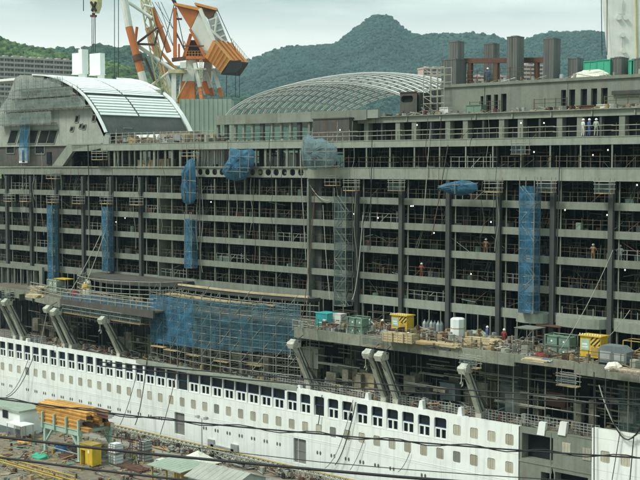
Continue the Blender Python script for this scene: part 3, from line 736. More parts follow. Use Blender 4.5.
# ---- dome roof of open steel arches
DX0, DX1 = -29.4, 3.6; DZb = 39.2; DH = 5.6; RX0 = -27.4
def dome_z(x, y):
    u = (2*x-DX0-DX1)/(DX1-DX0); v = (2*y-13-37)/24
    return DZb + DH*max(0, 1-abs(u)**2.1)**.72*max(0, 1-.33*v*v)
for k in range(18):
    Yk = 13.4 + k*1.32; m = MB(); pts = [Vector((DX0+(DX1-DX0)*i/30, Yk, dome_z(DX0+(DX1-DX0)*i/30, Yk))) for i in range(31)]
    for p, q in zip(pts[:-1], pts[1:]): m.bar(p, q, .12, .2)
    o = m.build('roof_arch', 'arch_grey', ship)
    f_ = MB()
    for p, q in zip(pts[:-1], pts[1:]): f_.bar(p+Vector((0,0,.14)), q+Vector((0,0,.14)), .3, .05)
    f_.build('flange', 'white_paint', o)  # white top strip, the lit upper flange put into the colour
for k in range(1, 22):
    x = DX0 + (DX1-DX0)*k/22; m = MB(); pts = [Vector((x, 13.4+22.4*i/8, dome_z(x, 13.4+22.4*i/8))) for i in range(9)]
    for p, q in zip(pts[:-1], pts[1:]): m.bar(p, q, .13, .2)
    m.build('roof_purlin', 'galv', ship)
# ring beam and colonnade
seg = RX0-.3
while seg < -2.3:
    b = min(seg+5.6, -2.2); m = MB(); m.box(seg, b-.02, 10.2, 10.6, 38.3, 39.45); m.box(seg, b-.02, 10.0, 10.7, 38.25, 38.32); m.build('ring_beam', 'primer', ship); seg += 5.6
m = MB(); m.box(RX0-.3, RX0+.1, 10.6, 36, 38.3, 39.45); m.build('ring_beam', 'primer', ship)
m = MB(); m.box(RX0-.3, 8, 35.6, 36, 38.3, 39.3); m.build('ring_beam', 'primer_dark', ship)
random.seed(4)
cp = MB(); cp.box(-.16, .16, 10.25, 10.6, 35.6, 38.3); cp_me = cp.mesh('colonnade_post', 'primer')
cp = MB(); cp.box(-.28, .28, 10.25, 10.6, 35.6, 38.3); cp2 = cp.mesh('colonnade_post', 'primer_dark')
for k in range(13): put('colonnade_post', cp2 if k % 4 == 1 else cp_me, (RX0+.1+1.6*k+rnd(-.15,.15), 0, 0), ship)
for k in range(9): put('colonnade_post', cp2, (RX0+1+3.6*k, 24.6, 0), ship)
m = MB(); m.box(-53, -8.5, 8.0, 36, 35.3, 35.65); m.build('deck_plate', 'deck_steel', ship)
for k in range(5):
    m = MB(); a = RX0+.2+k*4.2; m.bar((a,10.1,36.6),(a+4.1,10.1,36.62),.06); m.bar((a,10.1,37.1),(a+4.1,10.1,37.1),.05); m.build('handrail', 'rail_pale', ship)
# concrete-grey housing at the right of the colonnade
m = MB(); a, b = PY(313,128,9.4), PY(349,128,9.4); m.box(a.x, b.x, 9.4, 12, 35.65, a.z+1.0); m.box(a.x-.1, b.x+.1, 9.3, 12.1, a.z+1.0, a.z+1.12); m.build('casing', 'primer_brown', ship)
m = MB(); m.box(PY(330,118,10.3).x, PY(378,118,10.3).x, 10.3, 10.8, 38.45, 39.4); m.build('casing', 'primer_light', ship)

# ---- white slatted vault roof and its grey side wall (left)
VA = [PY(x, y, 8) for x, y in ((20,75),(33,75.3),(45,76),(53,77.6),(60,80),(68,84),(75,88),(80,92),(85,97),(89,102),(93,108),(97,114),(100,120),(103,126),(106,133))]
W = MB(); outline = [(-79,8,38.6),(-79,8,41.4),(PY(0,108,8).x,8,41.8),(PY(8,97,8).x,8,PY(8,97,8).z),(PY(15,78,8).x,8,PY(15,78,8).z)] + [tuple(v) for v in VA] + [(-47.0,8,36.9)]
W.slab([(a,8.0,c) for a,b,c in outline] + [(-47.0,8,35.9),(-79,8,35.9)], (0,.4,0)); W.build('side_wall', 'wall_lit', ship)
# white rim along the vault's near edge
rim = MB()
for p, q in zip(VA[1:-1], VA[2:]): rim.bar(p+Vector((0,.0,.1)), q+Vector((0,.0,.1)), .42, .2)
rim.build('roof_rim', 'roof_white', ship)
rim = MB()
for p, q in zip(VA[1:-1], VA[2:]): rim.bar(p+Vector((.3,15.4,.3)), q+Vector((.3,15.4,.3)), .5, .3)
rim.build('roof_rim', 'roof_white', ship)
# slats: each runs across the ship, split at the middle rail
L_ = [0]
for p, q in zip(VA[2:-1], VA[3:]): L_.append(L_[-1]+(q-p).length)
def along(s):
    for i in range(len(L_)-1):
        if L_[i] <= s <= L_[i+1]:
            t = (s-L_[i])/(L_[i+1]-L_[i]); return VA[2+i].lerp(VA[3+i], t)
    return VA[-1]
s = 0.0; tot = L_[-1]; idx = 0
while s < tot*.83:
    wd = .95 if idx < 8 else .62
    if not (.52 < s/tot < .58):
        p, q = along(s), along(min(tot, s+wd-(.12 if idx < 8 else .2)))
        for y0, y1 in ((.5, 7.1), (7.45, 15.1)):
            m = MB(); m.slab([(p.x,8+y0,p.z+.12),(q.x,8+y0,q.z+.12),(q.x+.05,8+y0,q.z+.2),(p.x+.05,8+y0,p.z+.2)], (0,y1-y0,0)); m.build('roof_slat', 'roof_white', ship)
    s += wd; idx += 1
m = MB(); m.slab([tuple(v) for v in VA[2:]] + [(v.x-.5, v.y, v.z-.5) for v in VA[:1:-1]], (0,15.2,0)); m.build('slat_dark_backing', 'primer_dark', ship)  # dark backing, shows in the slat gaps as painted shadow lines
m = MB(); p = VA[1]; m.box(-78, VA[2].x, 8.4, 23.4, VA[2].z-.2, VA[2].z+.16); m.build('roof_top', 'roof_white', ship)
m = MB(); m.box(-78, -53.5, 22.9, 23.4, 36, 44.5); m.build('side_wall', 'primer', ship)
# white exhaust housings on the roof
for (x0, x1, yt, yb, nk) in ((72,87,53.5,73,(80,87)), (89.5,104.5,54,74,(99,104.5))):
    a, b = PY(x0, yt, 19), PY(x0+(x1-x0)*.72, yb, 19); m = MB(); m.box(a.x, b.x, 19, 19.9, b.z, a.z)
    if x0 < 80: m.box(PY(79.5,yt,19).x, b.x+.1, 18.8, 20.0, b.z-.1, a.z+.5)
    k0, k1 = PY(nk[0]-2, 82, 19.2).x, PY(nk[1]-3, 82, 19.2).x; m.box(k0, k1, 19.3, 19.8, 45.6, b.z)
    m.box(a.x-.08, b.x+.08, 18.9, 20.0, b.z-.12, b.z)
    m.build('exhaust_housing', 'white_paint', ship)
# lower left block: leaning windows, doors, slanting strut
m = MB(); m.box(-79, PY(70,150,8).x, 8.25, 8.6, 32.8, 36.2); m.build('side_wall', 'primer_brown', ship)
def lean_window(x0, x1, y0, y1, lean, Yp=7.97, pane='dark_void'):
    q = [PY(x0, y1, Yp), PY(x1, y1, Yp), PY(x1+lean, y0, Yp), PY(x0+lean, y0, Yp)]; f2 = MB()
    c = sum(q, Vector())/4
    o = [c+(v-c)*1.13 for v in q]
    for i in range(4): f2.bar(o[i], o[(i+1) % 4], .1, .14)
    fo = f2.build('window', 'primer', ship); pb = MB(); pb.slab([tuple(v) for v in q], (0,.05,0)); pb.build('pane', pane, fo)
for x0, x1 in ((8,15),(18,25.5),(27,35),(38,46),(47,54)): lean_window(x0, x1, 130.5, 143, 3.5)
for x0, x1, y0, y1 in ((7,14,146,153),(36,44,146,153.5)): lean_window(x0, x1, y0, y1, 0, 8.2)
for x0, x1, y0, y1 in ((75,78,116,122),(92,95,115,121),(70,73,127,131),(82,85,125,129),(79,81.5,124,128)): lean_window(x0, x1, y0, y1, 1.0, 7.96)
m = MB(); a, b = PY(19,163,8.1), PY(27,148,8.1); m.box(a.x, b.x, 8.1, 8.25, a.z, b.z); o = m.build('door', 'white_paint', ship)
m = MB(); m.box(a.x+.9, a.x+1.5, 8.05, 8.1, a.z+.1, b.z-.3); m.build('pane', 'dark_void', o)
m = MB(); a, b = PY(47,164,8.15), PY(51,152,8.15); m.box(a.x, b.x, 8.1, 8.25, a.z, b.z); m.build('door', 'dark_void', ship)
m = MB(); m.slab([PY(52,166,7.7), PY(62.5,166,7.7), PY(74,149.5,7.7), PY(101,151.4,7.7), PY(101,143,7.7), PY(68,144,7.7)], (0,.5,0)); m.build('slanting_strut', 'primer_light', ship)
m = MB(); m.box(PY(64,160,12).x, PY(108,160,12).x, 12.2, 12.4, 32.2, 35.2); m.build('casing', 'dark_void', ship)  # near-black sheet standing in for the dark inside of the open deck

# ---- curved lounge deck (middle) above the big scaffold
CP = [PZ(x, y, 17.9) for x, y in ((155,281.5),(163,282),(180,284.6),(200,287),(220,289.4),(240,291.5),(260,293.4),(280,295),(296,296.2),(308,297))]
m = MB(); m.slab([(p.x,p.y,17.3) for p in CP] + [(CP[-1].x,9,17.3),(CP[0].x,9,17.3)], (0,0,.35)); m.build('lounge_deck', 'primer_dark', ship)
for i, (a, b) in enumerate(zip(CP[:-1], CP[1:])):
    m = MB(); m.slab([(a.x,a.y-.05,17.78),(b.x,b.y-.05,17.78),(b.x,b.y-.05,17.98),(a.x,a.y-.05,17.98)], (0,.4,0)); m.build('edge_board', 'wood_pale', ship)
# balcony slab left of it
BP = [PZ(x, y, 18.2) for x, y in ((84,276),(95,276.5),(110,277),(130,279),(150,281))]
BC = []
for i in range(17): t = i/16; X = -49 + 20*t; BC.append((X, 7.6 - 5.2*math.sin(math.pi*min(1, t*.93+.04))**.6))
m = MB(); m.slab([(x, y, 17.55) for x, y in BC] + [(-29,8,17.55),(-49,8,17.55)], (0,0,.65)); m.build('balcony', 'primer_brown', ship)
WC = [(x, y-2.2 if .1 < i/16 < .95 else y-.8) for i, (x, y) in enumerate(BC)]
pz = MB(); pz.tube((0,0,12.6), (0,0,18.4), .05, 5); pme = pz.mesh('scaffold_standard', 'scaffold_pipe')
for x, y in WC: put('scaffold_standard', pme, (x, y, 0), ship)
for z in (12.9, 13.6, 15.7, 16.2, 16.7, 17.3, 18.3):
    m = MB(); m.path([(x, y, z) for x, y in WC], .05, 5); m.build('scaffold_rail', 'rail_pale' if z > 15 else 'scaffold_pipe', ship)
for (x0_, y0_), (x1_, y1_) in zip(WC[3:-1:2], WC[5::2]):
    m = MB(); sheet(m, (x0_,y0_-.06,12.9), (x1_,y1_-.06,12.9), (x0_,y0_-.06,13.8), (x1_,y1_-.06,13.8), 6, 4, .1, (0,-1,0), x0_); m.build('rail_net', 'net_teal', ship)
a = PY(-4,266,7.2); b = PY(42,266,7.2)
m = MB(); m.box(a.x-6, b.x, 7.2, 7.6, 17.6, 18.15); m.box(b.x-.8, b.x, 7.2, 7.6, 15.2, 17.6)
for k in range(14): m.box(b.x-2.4-k*1.7, b.x-2.2-k*1.7, 7.3, 7.5, 15.2, 17.6)
m.build('lounge_front', 'primer', ship)

# ---- boat davits
def davit(bx, by, tx, ty, hook=False, w_=.34):
    b = PY(bx, by, 1.2); t = PY(tx, ty, -1.4); t.x = b.x; b.z = 8.3
    m = MB(); m.box(b.x-.35, b.x+.35, .55, 2.2, 8.3, 9.1); root = m.build('davit', 'davit_white', ship)
    m = MB(); d = (t-b).normalized(); nrm = Vector((1,0,0)).cross(d)
    for s_, ww in ((0, 1),):
        P0 = b+Vector((0,.1,.4)); P1 = t
        m.slab([P0-nrm*.4+Vector((-w_/2,0,0)), P1-nrm*.24+Vector((-w_/2,0,0)), P1+nrm*.24+Vector((-w_/2,0,0)), P0+nrm*.4+Vector((-w_/2,0,0))], (w_,0,0))
        m.slab([P0+nrm*.55+Vector((-w_*.8,0,0)), P1+nrm*.33+Vector((-w_*.8,0,0)), P1+nrm*.27+Vector((-w_*.8,0,0)), P0+nrm*.45+Vector((-w_*.8,0,0))], (w_*1.6,0,0))
    ao = m.build('arm', 'davit_white', root)
    m = MB(); m.slab([P0-nrm*.1+Vector((w_/2,0,0)), P1-nrm*.06+Vector((w_/2,0,0)), P1+nrm*.06+Vector((w_/2,0,0)), P0+nrm*.1+Vector((w_/2,0,0))], (.03,0,0)); m.bar(P0-nrm*.62, P1-nrm*.4, .1); m.build('groove_strip', 'primer_dark', ao)  # raised dark strip painted as the shaded groove, plus a thin rod
    m = MB(); hd = t + d*.1
    m.slab([hd+Vector((-.4,.45,-.35)), hd+Vector((-.4,-.75,-.45)), hd+Vector((-.4,-.95,.1)), hd+Vector((-.4,-.3,.55)), hd+Vector((-.4,.5,.35))], (.8,0,0)); m.tube(hd+Vector((-.5,-.55,0)), hd+Vector((.5,-.55,0)), .32, 10)
    ho = m.build('sheave_head', 'davit_white', root); m = MB(); m.tube(hd+Vector((.41,-.4,0)), hd+Vector((.47,-.4,0)), .26, 10); m.tube(hd+Vector((-.52,.15,.3)), hd+Vector((.52,.15,.3)), .12, 8); m.tube(hd+Vector((0,-.8,-.2)), b+Vector((.1,.4,.9)), .03, 5); m.tube(hd+Vector((.3,-.2,.4)), hd+Vector((.3,.9,.9)), .05, 5); m.build('sheave', 'primer_dark', ho)
    if hook:
        m = MB(); m.tube(hd+Vector((0,-.8,-.3)), hd+Vector((0,-.8,-1.4)), .04, 5); m.path([hd+Vector((0,-.8+.2*math.sin(q),-1.6-.22*math.cos(q)+.2)) for q in [i*.5 for i in range(10)]], .06); m.build('hook', 'davit_white', root)
    m = MB(); m.tube(b+Vector((.3,.9,.6)), b.lerp(t,.55)+Vector((.3,.5,-.2)), .12, 7); m.build('ram', 'primer_dark', root)
for args in ((18,337,2,303),(25,338,10,303),(67,345,53,310),(74,344,61,313),(122,355,107,321,True),(312,382,298,345,True),(387,394,375,355,True),(399,393,384,357),(482,418,455,368,True)): davit(*args)

# ---- hoses, cables and work lamps that belong to the ship
def sag(p, q, s, n=10):
    p, q = Vector(p), Vector(q); return [p.lerp(q, i/n) - Vector((0,0,s*4*(i/n)*(1-i/n))) for i in range(n+1)]
for i, (x0,y0,Y0,x1,y1,Y1,sg,rr,mt) in enumerate(((366,205,7.4,345,300,6.5,1.2,.05,'cable'),(363,215,7.3,352,300,6,2.0,.05,'wire_white'),(323,205,7.2,330,300,6,1.0,.04,'wire_white'),
    (315,190,7.0,300,330,1,2.0,.05,'rust_brown'),(599,385,-.3,640,432,-.4,2.0,.06,'wire_white'),(603,385,-.35,640,428,-.5,2.6,.06,'cable'),(594,372,-.3,594,480,-.4,0,.05,'cable'),
    (620,432,-.3,612,480,-.4,0,.04,'cable'),(634,435,-.3,630,480,-.5,0,.05,'cable'),(613,250,7.2,560,350,1,.6,.03,'rail_pale'),(630,310,6.6,570,352,1,1.2,.03,'rail_pale'),
    (110,215,7.2,85,285,3,.5,.06,'rail_pale'),(105,225,7.2,70,292,1,.4,.05,'rail_pale'),(356,402,-.2,335,465,-.6,1.0,.05,'cable'),(353,400,-.2,325,468,-.6,1.4,.05,'wire_white'),
    (322,395,-.2,318,425,-.3,.3,.05,'cable'),(34,355,-.2,2,398,-2.5,1.6,.05,'cable'),(28,360,-.2,6,396,-2.4,1.0,.04,'cable'),(147,360,-.2,135,425,-2.8,1.2,.06,'cable'),(137,372,-.2,120,425,-2.8,.6,.04,'cable'),
    (178,365,-.2,160,435,-2.8,.5,.045,'rust_brown'),(364,440,-.2,350,470,-.5,.3,.03,'cable'),(410,452,-.2,398,472,-.5,.3,.03,'cable'),(448,145,7.3,432,235,7.2,.3,.05,'rail_brown'),(372,140,7.4,370,250,7.2,.1,.05,'primer_dark'),(560,145,7.4,557,260,7.2,.1,.05,'primer_dark'),
    (430,130,7.6,423,225,7.2,.2,.04,'wire_white'),(88,145,7.3,90,235,7.2,.1,.07,'primer_dark'),(47,312,-.5,40,345,.3,.1,.06,'wire_white'),(300,150,7.2,306,260,7.2,.3,.05,'wire_white'),(310,185,7.2,330,200,7.2,.6,.04,'wire_white'),(308,180,7.2,332,202,7.2,1.0,.04,'cable'))):
    MB().path(sag(PY(x0,y0,Y0), PY(x1,y1,Y1), sg), rr, 5).build('hose', mt, ship)
lb = MB(); lb.lathe((0,0,0), [(.02,.07),(.05,.03),(.055,-.02),(.03,-.06)], 8); lamp_me = lb.mesh('work_lamp', 'lamp_lit')
for px_, py_ in ((125,218),(116,222),(211,202),(412,201),(411,206),(340,130),(417,125),(413,206),(354,214),(378,218),(434,233),(521,123),(544,123),(608,150),(593,155),(534,152),(565,210),(607,215),(491,222),(637,185),(625,270),(501,250),(355,254),(471,274),(434,255),(258,353)):
    put('work_lamp', lamp_me, PY(px_, py_, 8.6), ship)

random.seed(55)
for k in range(46):
    X = rnd(-74, 36); z1 = random.choice((31.5, 32.6, 35.0, 38)); z0 = z1 - rnd(3, 14); y = rnd(6.7, 7.4)
    MB().path([(X + .25*math.sin(q*.9+k)*(q/8), y + .1*math.sin(q+k), z1+(z0-z1)*q/8) for q in range(9)], rnd(.018, .035), 4).build('rope', random.choice(('cable','wire_white','rail_brown','rail_pale')), ship)
for li, z in enumerate(DZ + [32.0]):
    m = MB(); cm_ = ['interior_stud','primer_dark','interior_stud','rust_brown','rail_brown','green_paint']
    for k in range(210):
        X = rnd(-74, 44); y = rnd(8.35, 10.2); mi = random.randrange(6); q = random.random()
        if q < .35: m.tube((X,y,z), (X+rnd(-.3,.3),y,z+rnd(1.2,2.5)), rnd(.02,.04), 4, mi=mi)
        elif q < .6: m.tube((X,y,z+rnd(.1,2.2)), (X+rnd(.8,3),y,z+rnd(.1,2.2)), rnd(.02,.045), 4, mi=mi)
        elif q < .9: m.cbox((X,y,z), rnd(.2,.9), rnd(.2,.6), rnd(.2,1.1), rnd(0,3), mi)
        else: m.bar((X,y,z), (X+rnd(.4,1),y,z+2.2), .04, mi=mi); m.bar((X+.3,y,z), (X+1.1,y,z+2.2), .04, mi=mi)
    o = m.build('deck_gear', cm_, ship); o['kind'] = 'stuff'

# ================================================================== SCAFFOLDS, NETS AND CRADLES
def tower(label, xc, yt, yb, Y, wd, dp, net, sy, wrap=True, zt=None):
    t_, b_ = PY(xc, yt, Y), PY(xc, yb, Y); z0, z1 = b_.z, t_.z; x0, x1 = t_.x-wd/2, t_.x+wd/2; y0, y1 = Y, Y+dp
    t = thing('stair_tower', label, 'scaffold', (t_.x, Y, z0), 'netted scaffold towers on the ship side')
    pmb = MB(); pmb.tube((0,0,0), (0,0,z1-z0+.9), .045, 6); pme = pmb.mesh('post', 'scaffold_pipe')
    for x in (x0, x1):
        for y in (y0, y1): put('post', pme, (x, y, z0), t)
    nl = max(1, round((z1-z0)/1.85)); hh = (z1-z0)/nl; lm = [MB(), MB()]
    for s in (0, 1):
        q = lm[s]
        for z in (0, 1.0):
            for a, b in (((0,0),(wd,0)), ((0,dp),(wd,dp)), ((0,0),(0,dp)), ((wd,0),(wd,dp))): q.tube((a[0],a[1],z), (b[0],b[1],z), .035, 5)
        q.tube((0 if s else wd,-.03,0), (wd if s else 0,-.03,hh), .035, 5); q.tube((0 if s else wd,dp*.5,0), (wd if s else 0,dp*.5,hh), .06, 5)
        q.box(0, wd*.5, .1, dp-.1, -.06, -.02)
    lme = [q.mesh('lift_frame', 'scaffold_pipe') for q in lm]
    for k in range(nl): put('lift_frame', lme[k % 2], (x0, y0, z0+k*hh), t)
    nm = MB(); sheet(nm, (x0,y0-.07,z0), (x1,y0-.07,z0), (x0,y0-.07,z1), (x1,y0-.07,z1), 8, nl*5, .16, (0,-1,0), sy); nm.build('net', net, t, True)
    nm = MB(); sheet(nm, (x0-.07,y0,z0), (x0-.07,y1,z0), (x0-.07,y0,z1), (x0-.07,y1,z1), 5, nl*5, .12, (-1,0,0), sy+1); sheet(nm, (x1+.07,y0,z0), (x1+.07,y1,z0), (x1+.07,y0,z1), (x1+.07,y1,z1), 5, nl*5, .12, (1,0,0), sy+2); nm.build('net', net, t, True)
    return t
tower('tall bright blue netted scaffold tower standing on the right of the cabin decks', 527, 186, 313, 5.9, 1.7, 1.1, 'net_blue', 1)
tower('grey-teal netted scaffold tower left of the first dark column of the right-hand cabin decks', 340, 196, 306, 6.2, 1.7, 1.2, 'net_teal', 2)
tower('narrow blue netted scaffold tower nearest the left edge', 49.5, 205, 281, 6.4, 1.2, .9, 'net_blue', 3)
tower('narrow blue netted scaffold tower second from the left edge', 104.5, 207, 271, 6.4, 1.25, .9, 'net_blue', 4)
tower('short blue netted scaffold right below another blue one on the middle decks', 188, 219, 268, 6.3, 1.4, .9, 'net_blue', 6)

def bag(label, outline, Y, bulge, net, name='safety_net', bars=(), dp=.9):
    pts = [PY(x, y, Y) for x, y in outline]; c = sum(pts, Vector())/len(pts); n = len(pts)
    t = thing(name, label, 'safety net', (c.x, Y, min(p.z for p in pts)), 'blue safety nets slung from the upper decks')
    # subdivide outline
    sub = []
    for a, b in zip(pts, pts[1:]+pts[:1]):
        for k in range(7): sub.append(a.lerp(b, k/7))
    m = MB(); N = len(sub); rings = [1, .97, .92, .84, .74, .62, .48, .32, .15]
    for sgn in (-1, 1):
        P = []; F = []
        for ri, r in enumerate(rings):
            for i, p in enumerate(sub):
                q = c.lerp(p, r); h_ = bulge*(1-r**3)*(1 if sgn < 0 else -.25)
                P.append(Vector((q.x, Y - h_ + bulge*(.45*noise.noise(Vector((q.x*1.6+Y, q.z*.45, 0))) + .3*noise.noise(Vector((q.x*4.2, q.z*1.1, Y))))*(1-r**4), q.z)))
        P.append(Vector((c.x, Y - bulge*(1 if sgn < 0 else -.25), c.z)))
        for ri in range(len(rings)-1):
            for i in range(N): F.append((ri*N+i, ri*N+(i+1) % N, (ri+1)*N+(i+1) % N, (ri+1)*N+i))
        k = (len(rings)-1)*N
        for i in range(N): F.append((k+i, k+(i+1) % N, len(P)-1))
        m.add(P, F)
    m.build('net', net, t, True)
    fm = MB()
    for (x0,y0,x1,y1) in bars: fm.bar(PY(x0,y0,Y-bulge*.9-.05), PY(x1,y1,Y-bulge*.9-.05), .06)
    if bars: fm.build('pipe_frame', 'scaffold_pipe', t)
    return t
bag('tall slim blue safety net bag hanging left of the holed girder', [(188,160),(193,158),(195,163),(196,178),(196.5,196),(194,203),(188,205),(183,202),(182.5,190),(183,176),(184,170)], 6.4, .8, 'net_blue_dense', bars=((190,160,190,203),(185,172,184,200),(183,180,196,181),(183,192,196,193)))
bag('bright blue safety net bundle wrapped over the middle of the holed girder', [(230,148),(241,150),(252,149),(255,152),(254,165),(249,173),(246,179),(236,181),(227,179),(222,172),(224,166),(229,158)], 6.6, .9, 'net_blue_dense', bars=((230,150,230,168),(240,150,240,178),(249,152,248,172),(230,156,254,157),(225,171,247,172),(222,167,250,168)))
bag('large grey-blue safety net bundle at the right end of the holed girder', [(303,137),(308,134),(315,139),(322,138),(330,143),(337,147),(338,158),(334,166),(325,169),(312,170),(303,166),(301,152)], 6.2, 1.0, 'net_greyteal', bars=((304,152,337,151),(303,160,334,160),(315,141,315,168),(326,142,326,168),(303,140,303,166),(301,167,340,166)))
bag('blue tarpaulin sling hanging under the thick deck band on the right', [(437,188),(443,184),(452,182),(462,180),(470,181),(477,184),(478,190),(470,194),(460,196),(450,194),(443,191)], 6.4, .8, 'net_blue_dense', bars=((438,186,478,183),(455,181,455,194)))

# big netted scaffold under the lounge deck
bs = thing('birdcage_scaffold', 'wide netted birdcage scaffold under the curved lounge deck, blue on its left', 'scaffold', (-18, 1.5, 8.3))
pmb = MB(); pmb.tube((0,0,0), (0,0,9.4), .05, 6); pme = pmb.mesh('standard', 'scaffold_pipe')
BX = [-30.4 + 1.63*k for k in range(17)]
def by(X): t = (X+30.4)/26.1; return 1.5 - 1.7*math.sin(math.pi*t)
for X in BX:
    for dy in (0, 1.5, 3.0): put('standard', pme, (X, by(X)+dy, 8.3), bs)
for li, z in enumerate((9.6, 10.5, 11.4, 12.3, 13.2, 14.1, 15.0, 15.9, 16.5, 17.2)):
    for a, b in zip(BX[:-1], BX[1:]):
        m = MB()
        for dy in (0, 3.0): m.tube((a,by(a)+dy,z), (b,by(b)+dy,z), .045, 5)
        m.tube((a,by(a),z), (a,by(a)+3,z), .04, 5)
        if (li + int((a+31)/1.63)) % 4 == 0: m.tube((a,by(a)-.06,z), (b,by(b)-.06,z+1.8), .04, 5)
        m.build('ledger_bay', 'scaffold_pipe', bs)
for k, (a, b) in enumerate(zip(BX[:-1:2], BX[2::2])):
    zl, zh = 10.9+.16*k, 16.9+.09*k
    m = MB(); sheet(m, (a,by(a)-.1,zl), (b,by(b)-.1,zl+.1), (a,by(a)-.1,zh), (b,by(b)-.1,zh), 9, 16, .22, (0,-1,0), 40+k)
    m.build('net', ('net_blue','net_blue','net_blue','net_blue_mid','net_blue_mid','net_blue_mid','net_blue_mid','net_blue_mid')[min(k,7)], bs, True)
for X0, z in ((-29,10.6),(-26.6,10.4),(-22.5,10.2),(-17.5,10.0),(-12,10.2)):
    m = MB(); m.box(X0, X0+2.4, .3, 1.0, z, z+.08); m.build('plank', 'plank', bs)
for k in range(6):
    m = MB(); a = BX[k*2+2]; m.box(a, a+3.2, by(a)+.2, by(a)+1.2, 17.22, 17.3); m.build('plank', 'plank', bs)

# hanging cradles
def cradle(label, xc, yc, Y, wd=1.5, netted=False, up=None):
    c = PY(xc, yc, Y); t = thing('hanging_cradle', label, 'work platform', tuple(c), 'small work cradles hung along the ship side')
    z0 = c.z-.55; x0, x1 = c.x-wd/2, c.x+wd/2
    m = MB(); m.box(x0-.1, x1+.1, Y-.5, Y+.3, z0, z0+.08); m.build('platform', 'plank', t)
    for x in (x0, x1):
        for y in (Y-.48, Y+.28): m = MB(); m.tube((x,y,z0), (x,y,z0+(up or 1.5)), .035, 5); m.build('hanger', 'scaffold_pipe', t)
    m = MB()
    for z in (.45, .9, 1.15):
        for y in (Y-.48, Y+.28): m.tube((x0-.15,y,z0+z), (x1+.15,y,z0+z), .033, 5)
    m.build('guard_rail', 'scaffold_pipe', t)
    if netted:
        m = MB(); sheet(m, (x0,Y-.52,z0), (x1,Y-.52,z0), (x0,Y-.52,z0+.9), (x1,Y-.52,z0+.9), 5, 5, .06, (0,-1,0), xc); m.build('net', 'net_teal', t)
for i, (xc, yc) in enumerate(((10,198),(26,198),(53,199),(79,200),(107,200),(137,201))):
    cradle(['hanging work cradle below the deck band, at the far left edge','hanging work cradle below the deck band, second from the left edge','hanging work cradle just above the leftmost blue stair tower','hanging work cradle between the two narrow blue stair towers','hanging work cradle above the second narrow blue stair tower','hanging work cradle just right of the second narrow blue stair tower'][i], xc, yc, 7.2, 1.8)
for lab, xc, yc, nt_ in (('hanging work cradle on top of the grey-teal scaffold tower', 333, 181, False), ('hanging work cradle just right of the grey-teal scaffold tower', 352, 186, False), ('hanging work cradle below the thick deck band left of the blue sling', 397, 186, True),
    ('hanging work cradle just left of the tall bright blue tower', 494, 187, False), ('hanging work cradle just right of the tall bright blue tower', 547, 187, True), ('hanging work cradle below the thick deck band, farthest right', 605, 188, True), ('netted work cradle hung above the tall bright blue tower', 521, 149, True)):
    cradle(lab, xc, yc, 7.0, 1.6, nt_)
for lab, xc, yc, up in (('work cradle on the upper left band beneath the slanting strut', 54, 175, 1.3), ('work cradle hung in the open upper deck right of the slanting strut', 100, 156, 1.6), ('work cradle above the short blue scaffold by the holed girder', 191, 152, 1.6)):
    cradle(lab, xc, yc, 7.1, 2.4, False, up)
for lab, xc, yc in (('netted cradle slung under the shelf edge beside the single davit', 471, 362), ('dark netted cradle slung under the shelf edge above the twin davits', 373, 341), ('small netted cradle under the notch of the shelf edge', 569, 380), ('netted cradle slung at the far left end of the shelf', 9, 296)):
    cradle(lab, xc, yc, -.9, 1.9, True, 1.6)

# netted scaffold tiers on the grey side wall at the left
for i, (lab, x0, x1, y0, y1) in enumerate((('topmost netted scaffold tier on the grey side wall',15,62,81,90),('second netted scaffold tier from the top on the grey side wall',8,73,91,99),('third netted scaffold tier from the top on the grey side wall',0,86,101.5,111),('lowest netted scaffold tier on the grey side wall',-2,52,114,125))):
    a, b = PY(x0, y1, 7.0), PY(x1, y1, 7.0); zt = PY(x0, y0, 7.0).z
    t = thing('wall_scaffold', lab, 'scaffold', (a.x, 7.0, a.z), 'netted scaffold tiers on the side wall')
    n = int((b.x-a.x)/1.8); m = MB()
    pz = MB(); pz.tube((0,0,-.3), (0,0,zt-a.z+.2), .04, 5); pme = pz.mesh('post', 'scaffold_pipe')
    for k in range(n+1):
        put('post', pme, (a.x+k*1.8, 6.95, a.z), t); put('post', pme, (a.x+k*1.8, 7.8, a.z), t)
    m = MB(); m.box(a.x, b.x, 6.95, 7.85, a.z-.05, a.z+.03); m.build('platform', 'rail_brown', t)
    m = MB()
    for z in (.5, 1.0): m.tube((a.x,6.95,a.z+z), (b.x,6.95,a.z+z), .035, 5)
    m.build('guard_rail', 'scaffold_pipe', t)
    m = MB(); sheet(m, (a.x,6.88,a.z-.1), (b.x,6.88,a.z-.1), (a.x+.6,6.88,zt), (b.x,6.88,zt), 30, 5, .2, (0,-1,0), 60+i); m.build('net', 'net_green', t, True)
m = MB(); t = thing('blue_net_strip', 'narrow blue net hanging over the leaning windows', 'safety net', tuple(PY(23,160,7.3)))
sheet(m, PY(19,161,7.3), PY(28,161,7.3), PY(20,118,7.3), PY(30,118,7.3), 6, 20, .2, (0,-1,0), 71); m.build('net', 'net_blue', t, True)
m = MB()
for x in (19,24,29): m.tube(PY(x,161,7.35), PY(x+1,118,7.35), .04, 5)
m.build('post', 'scaffold_pipe', t)
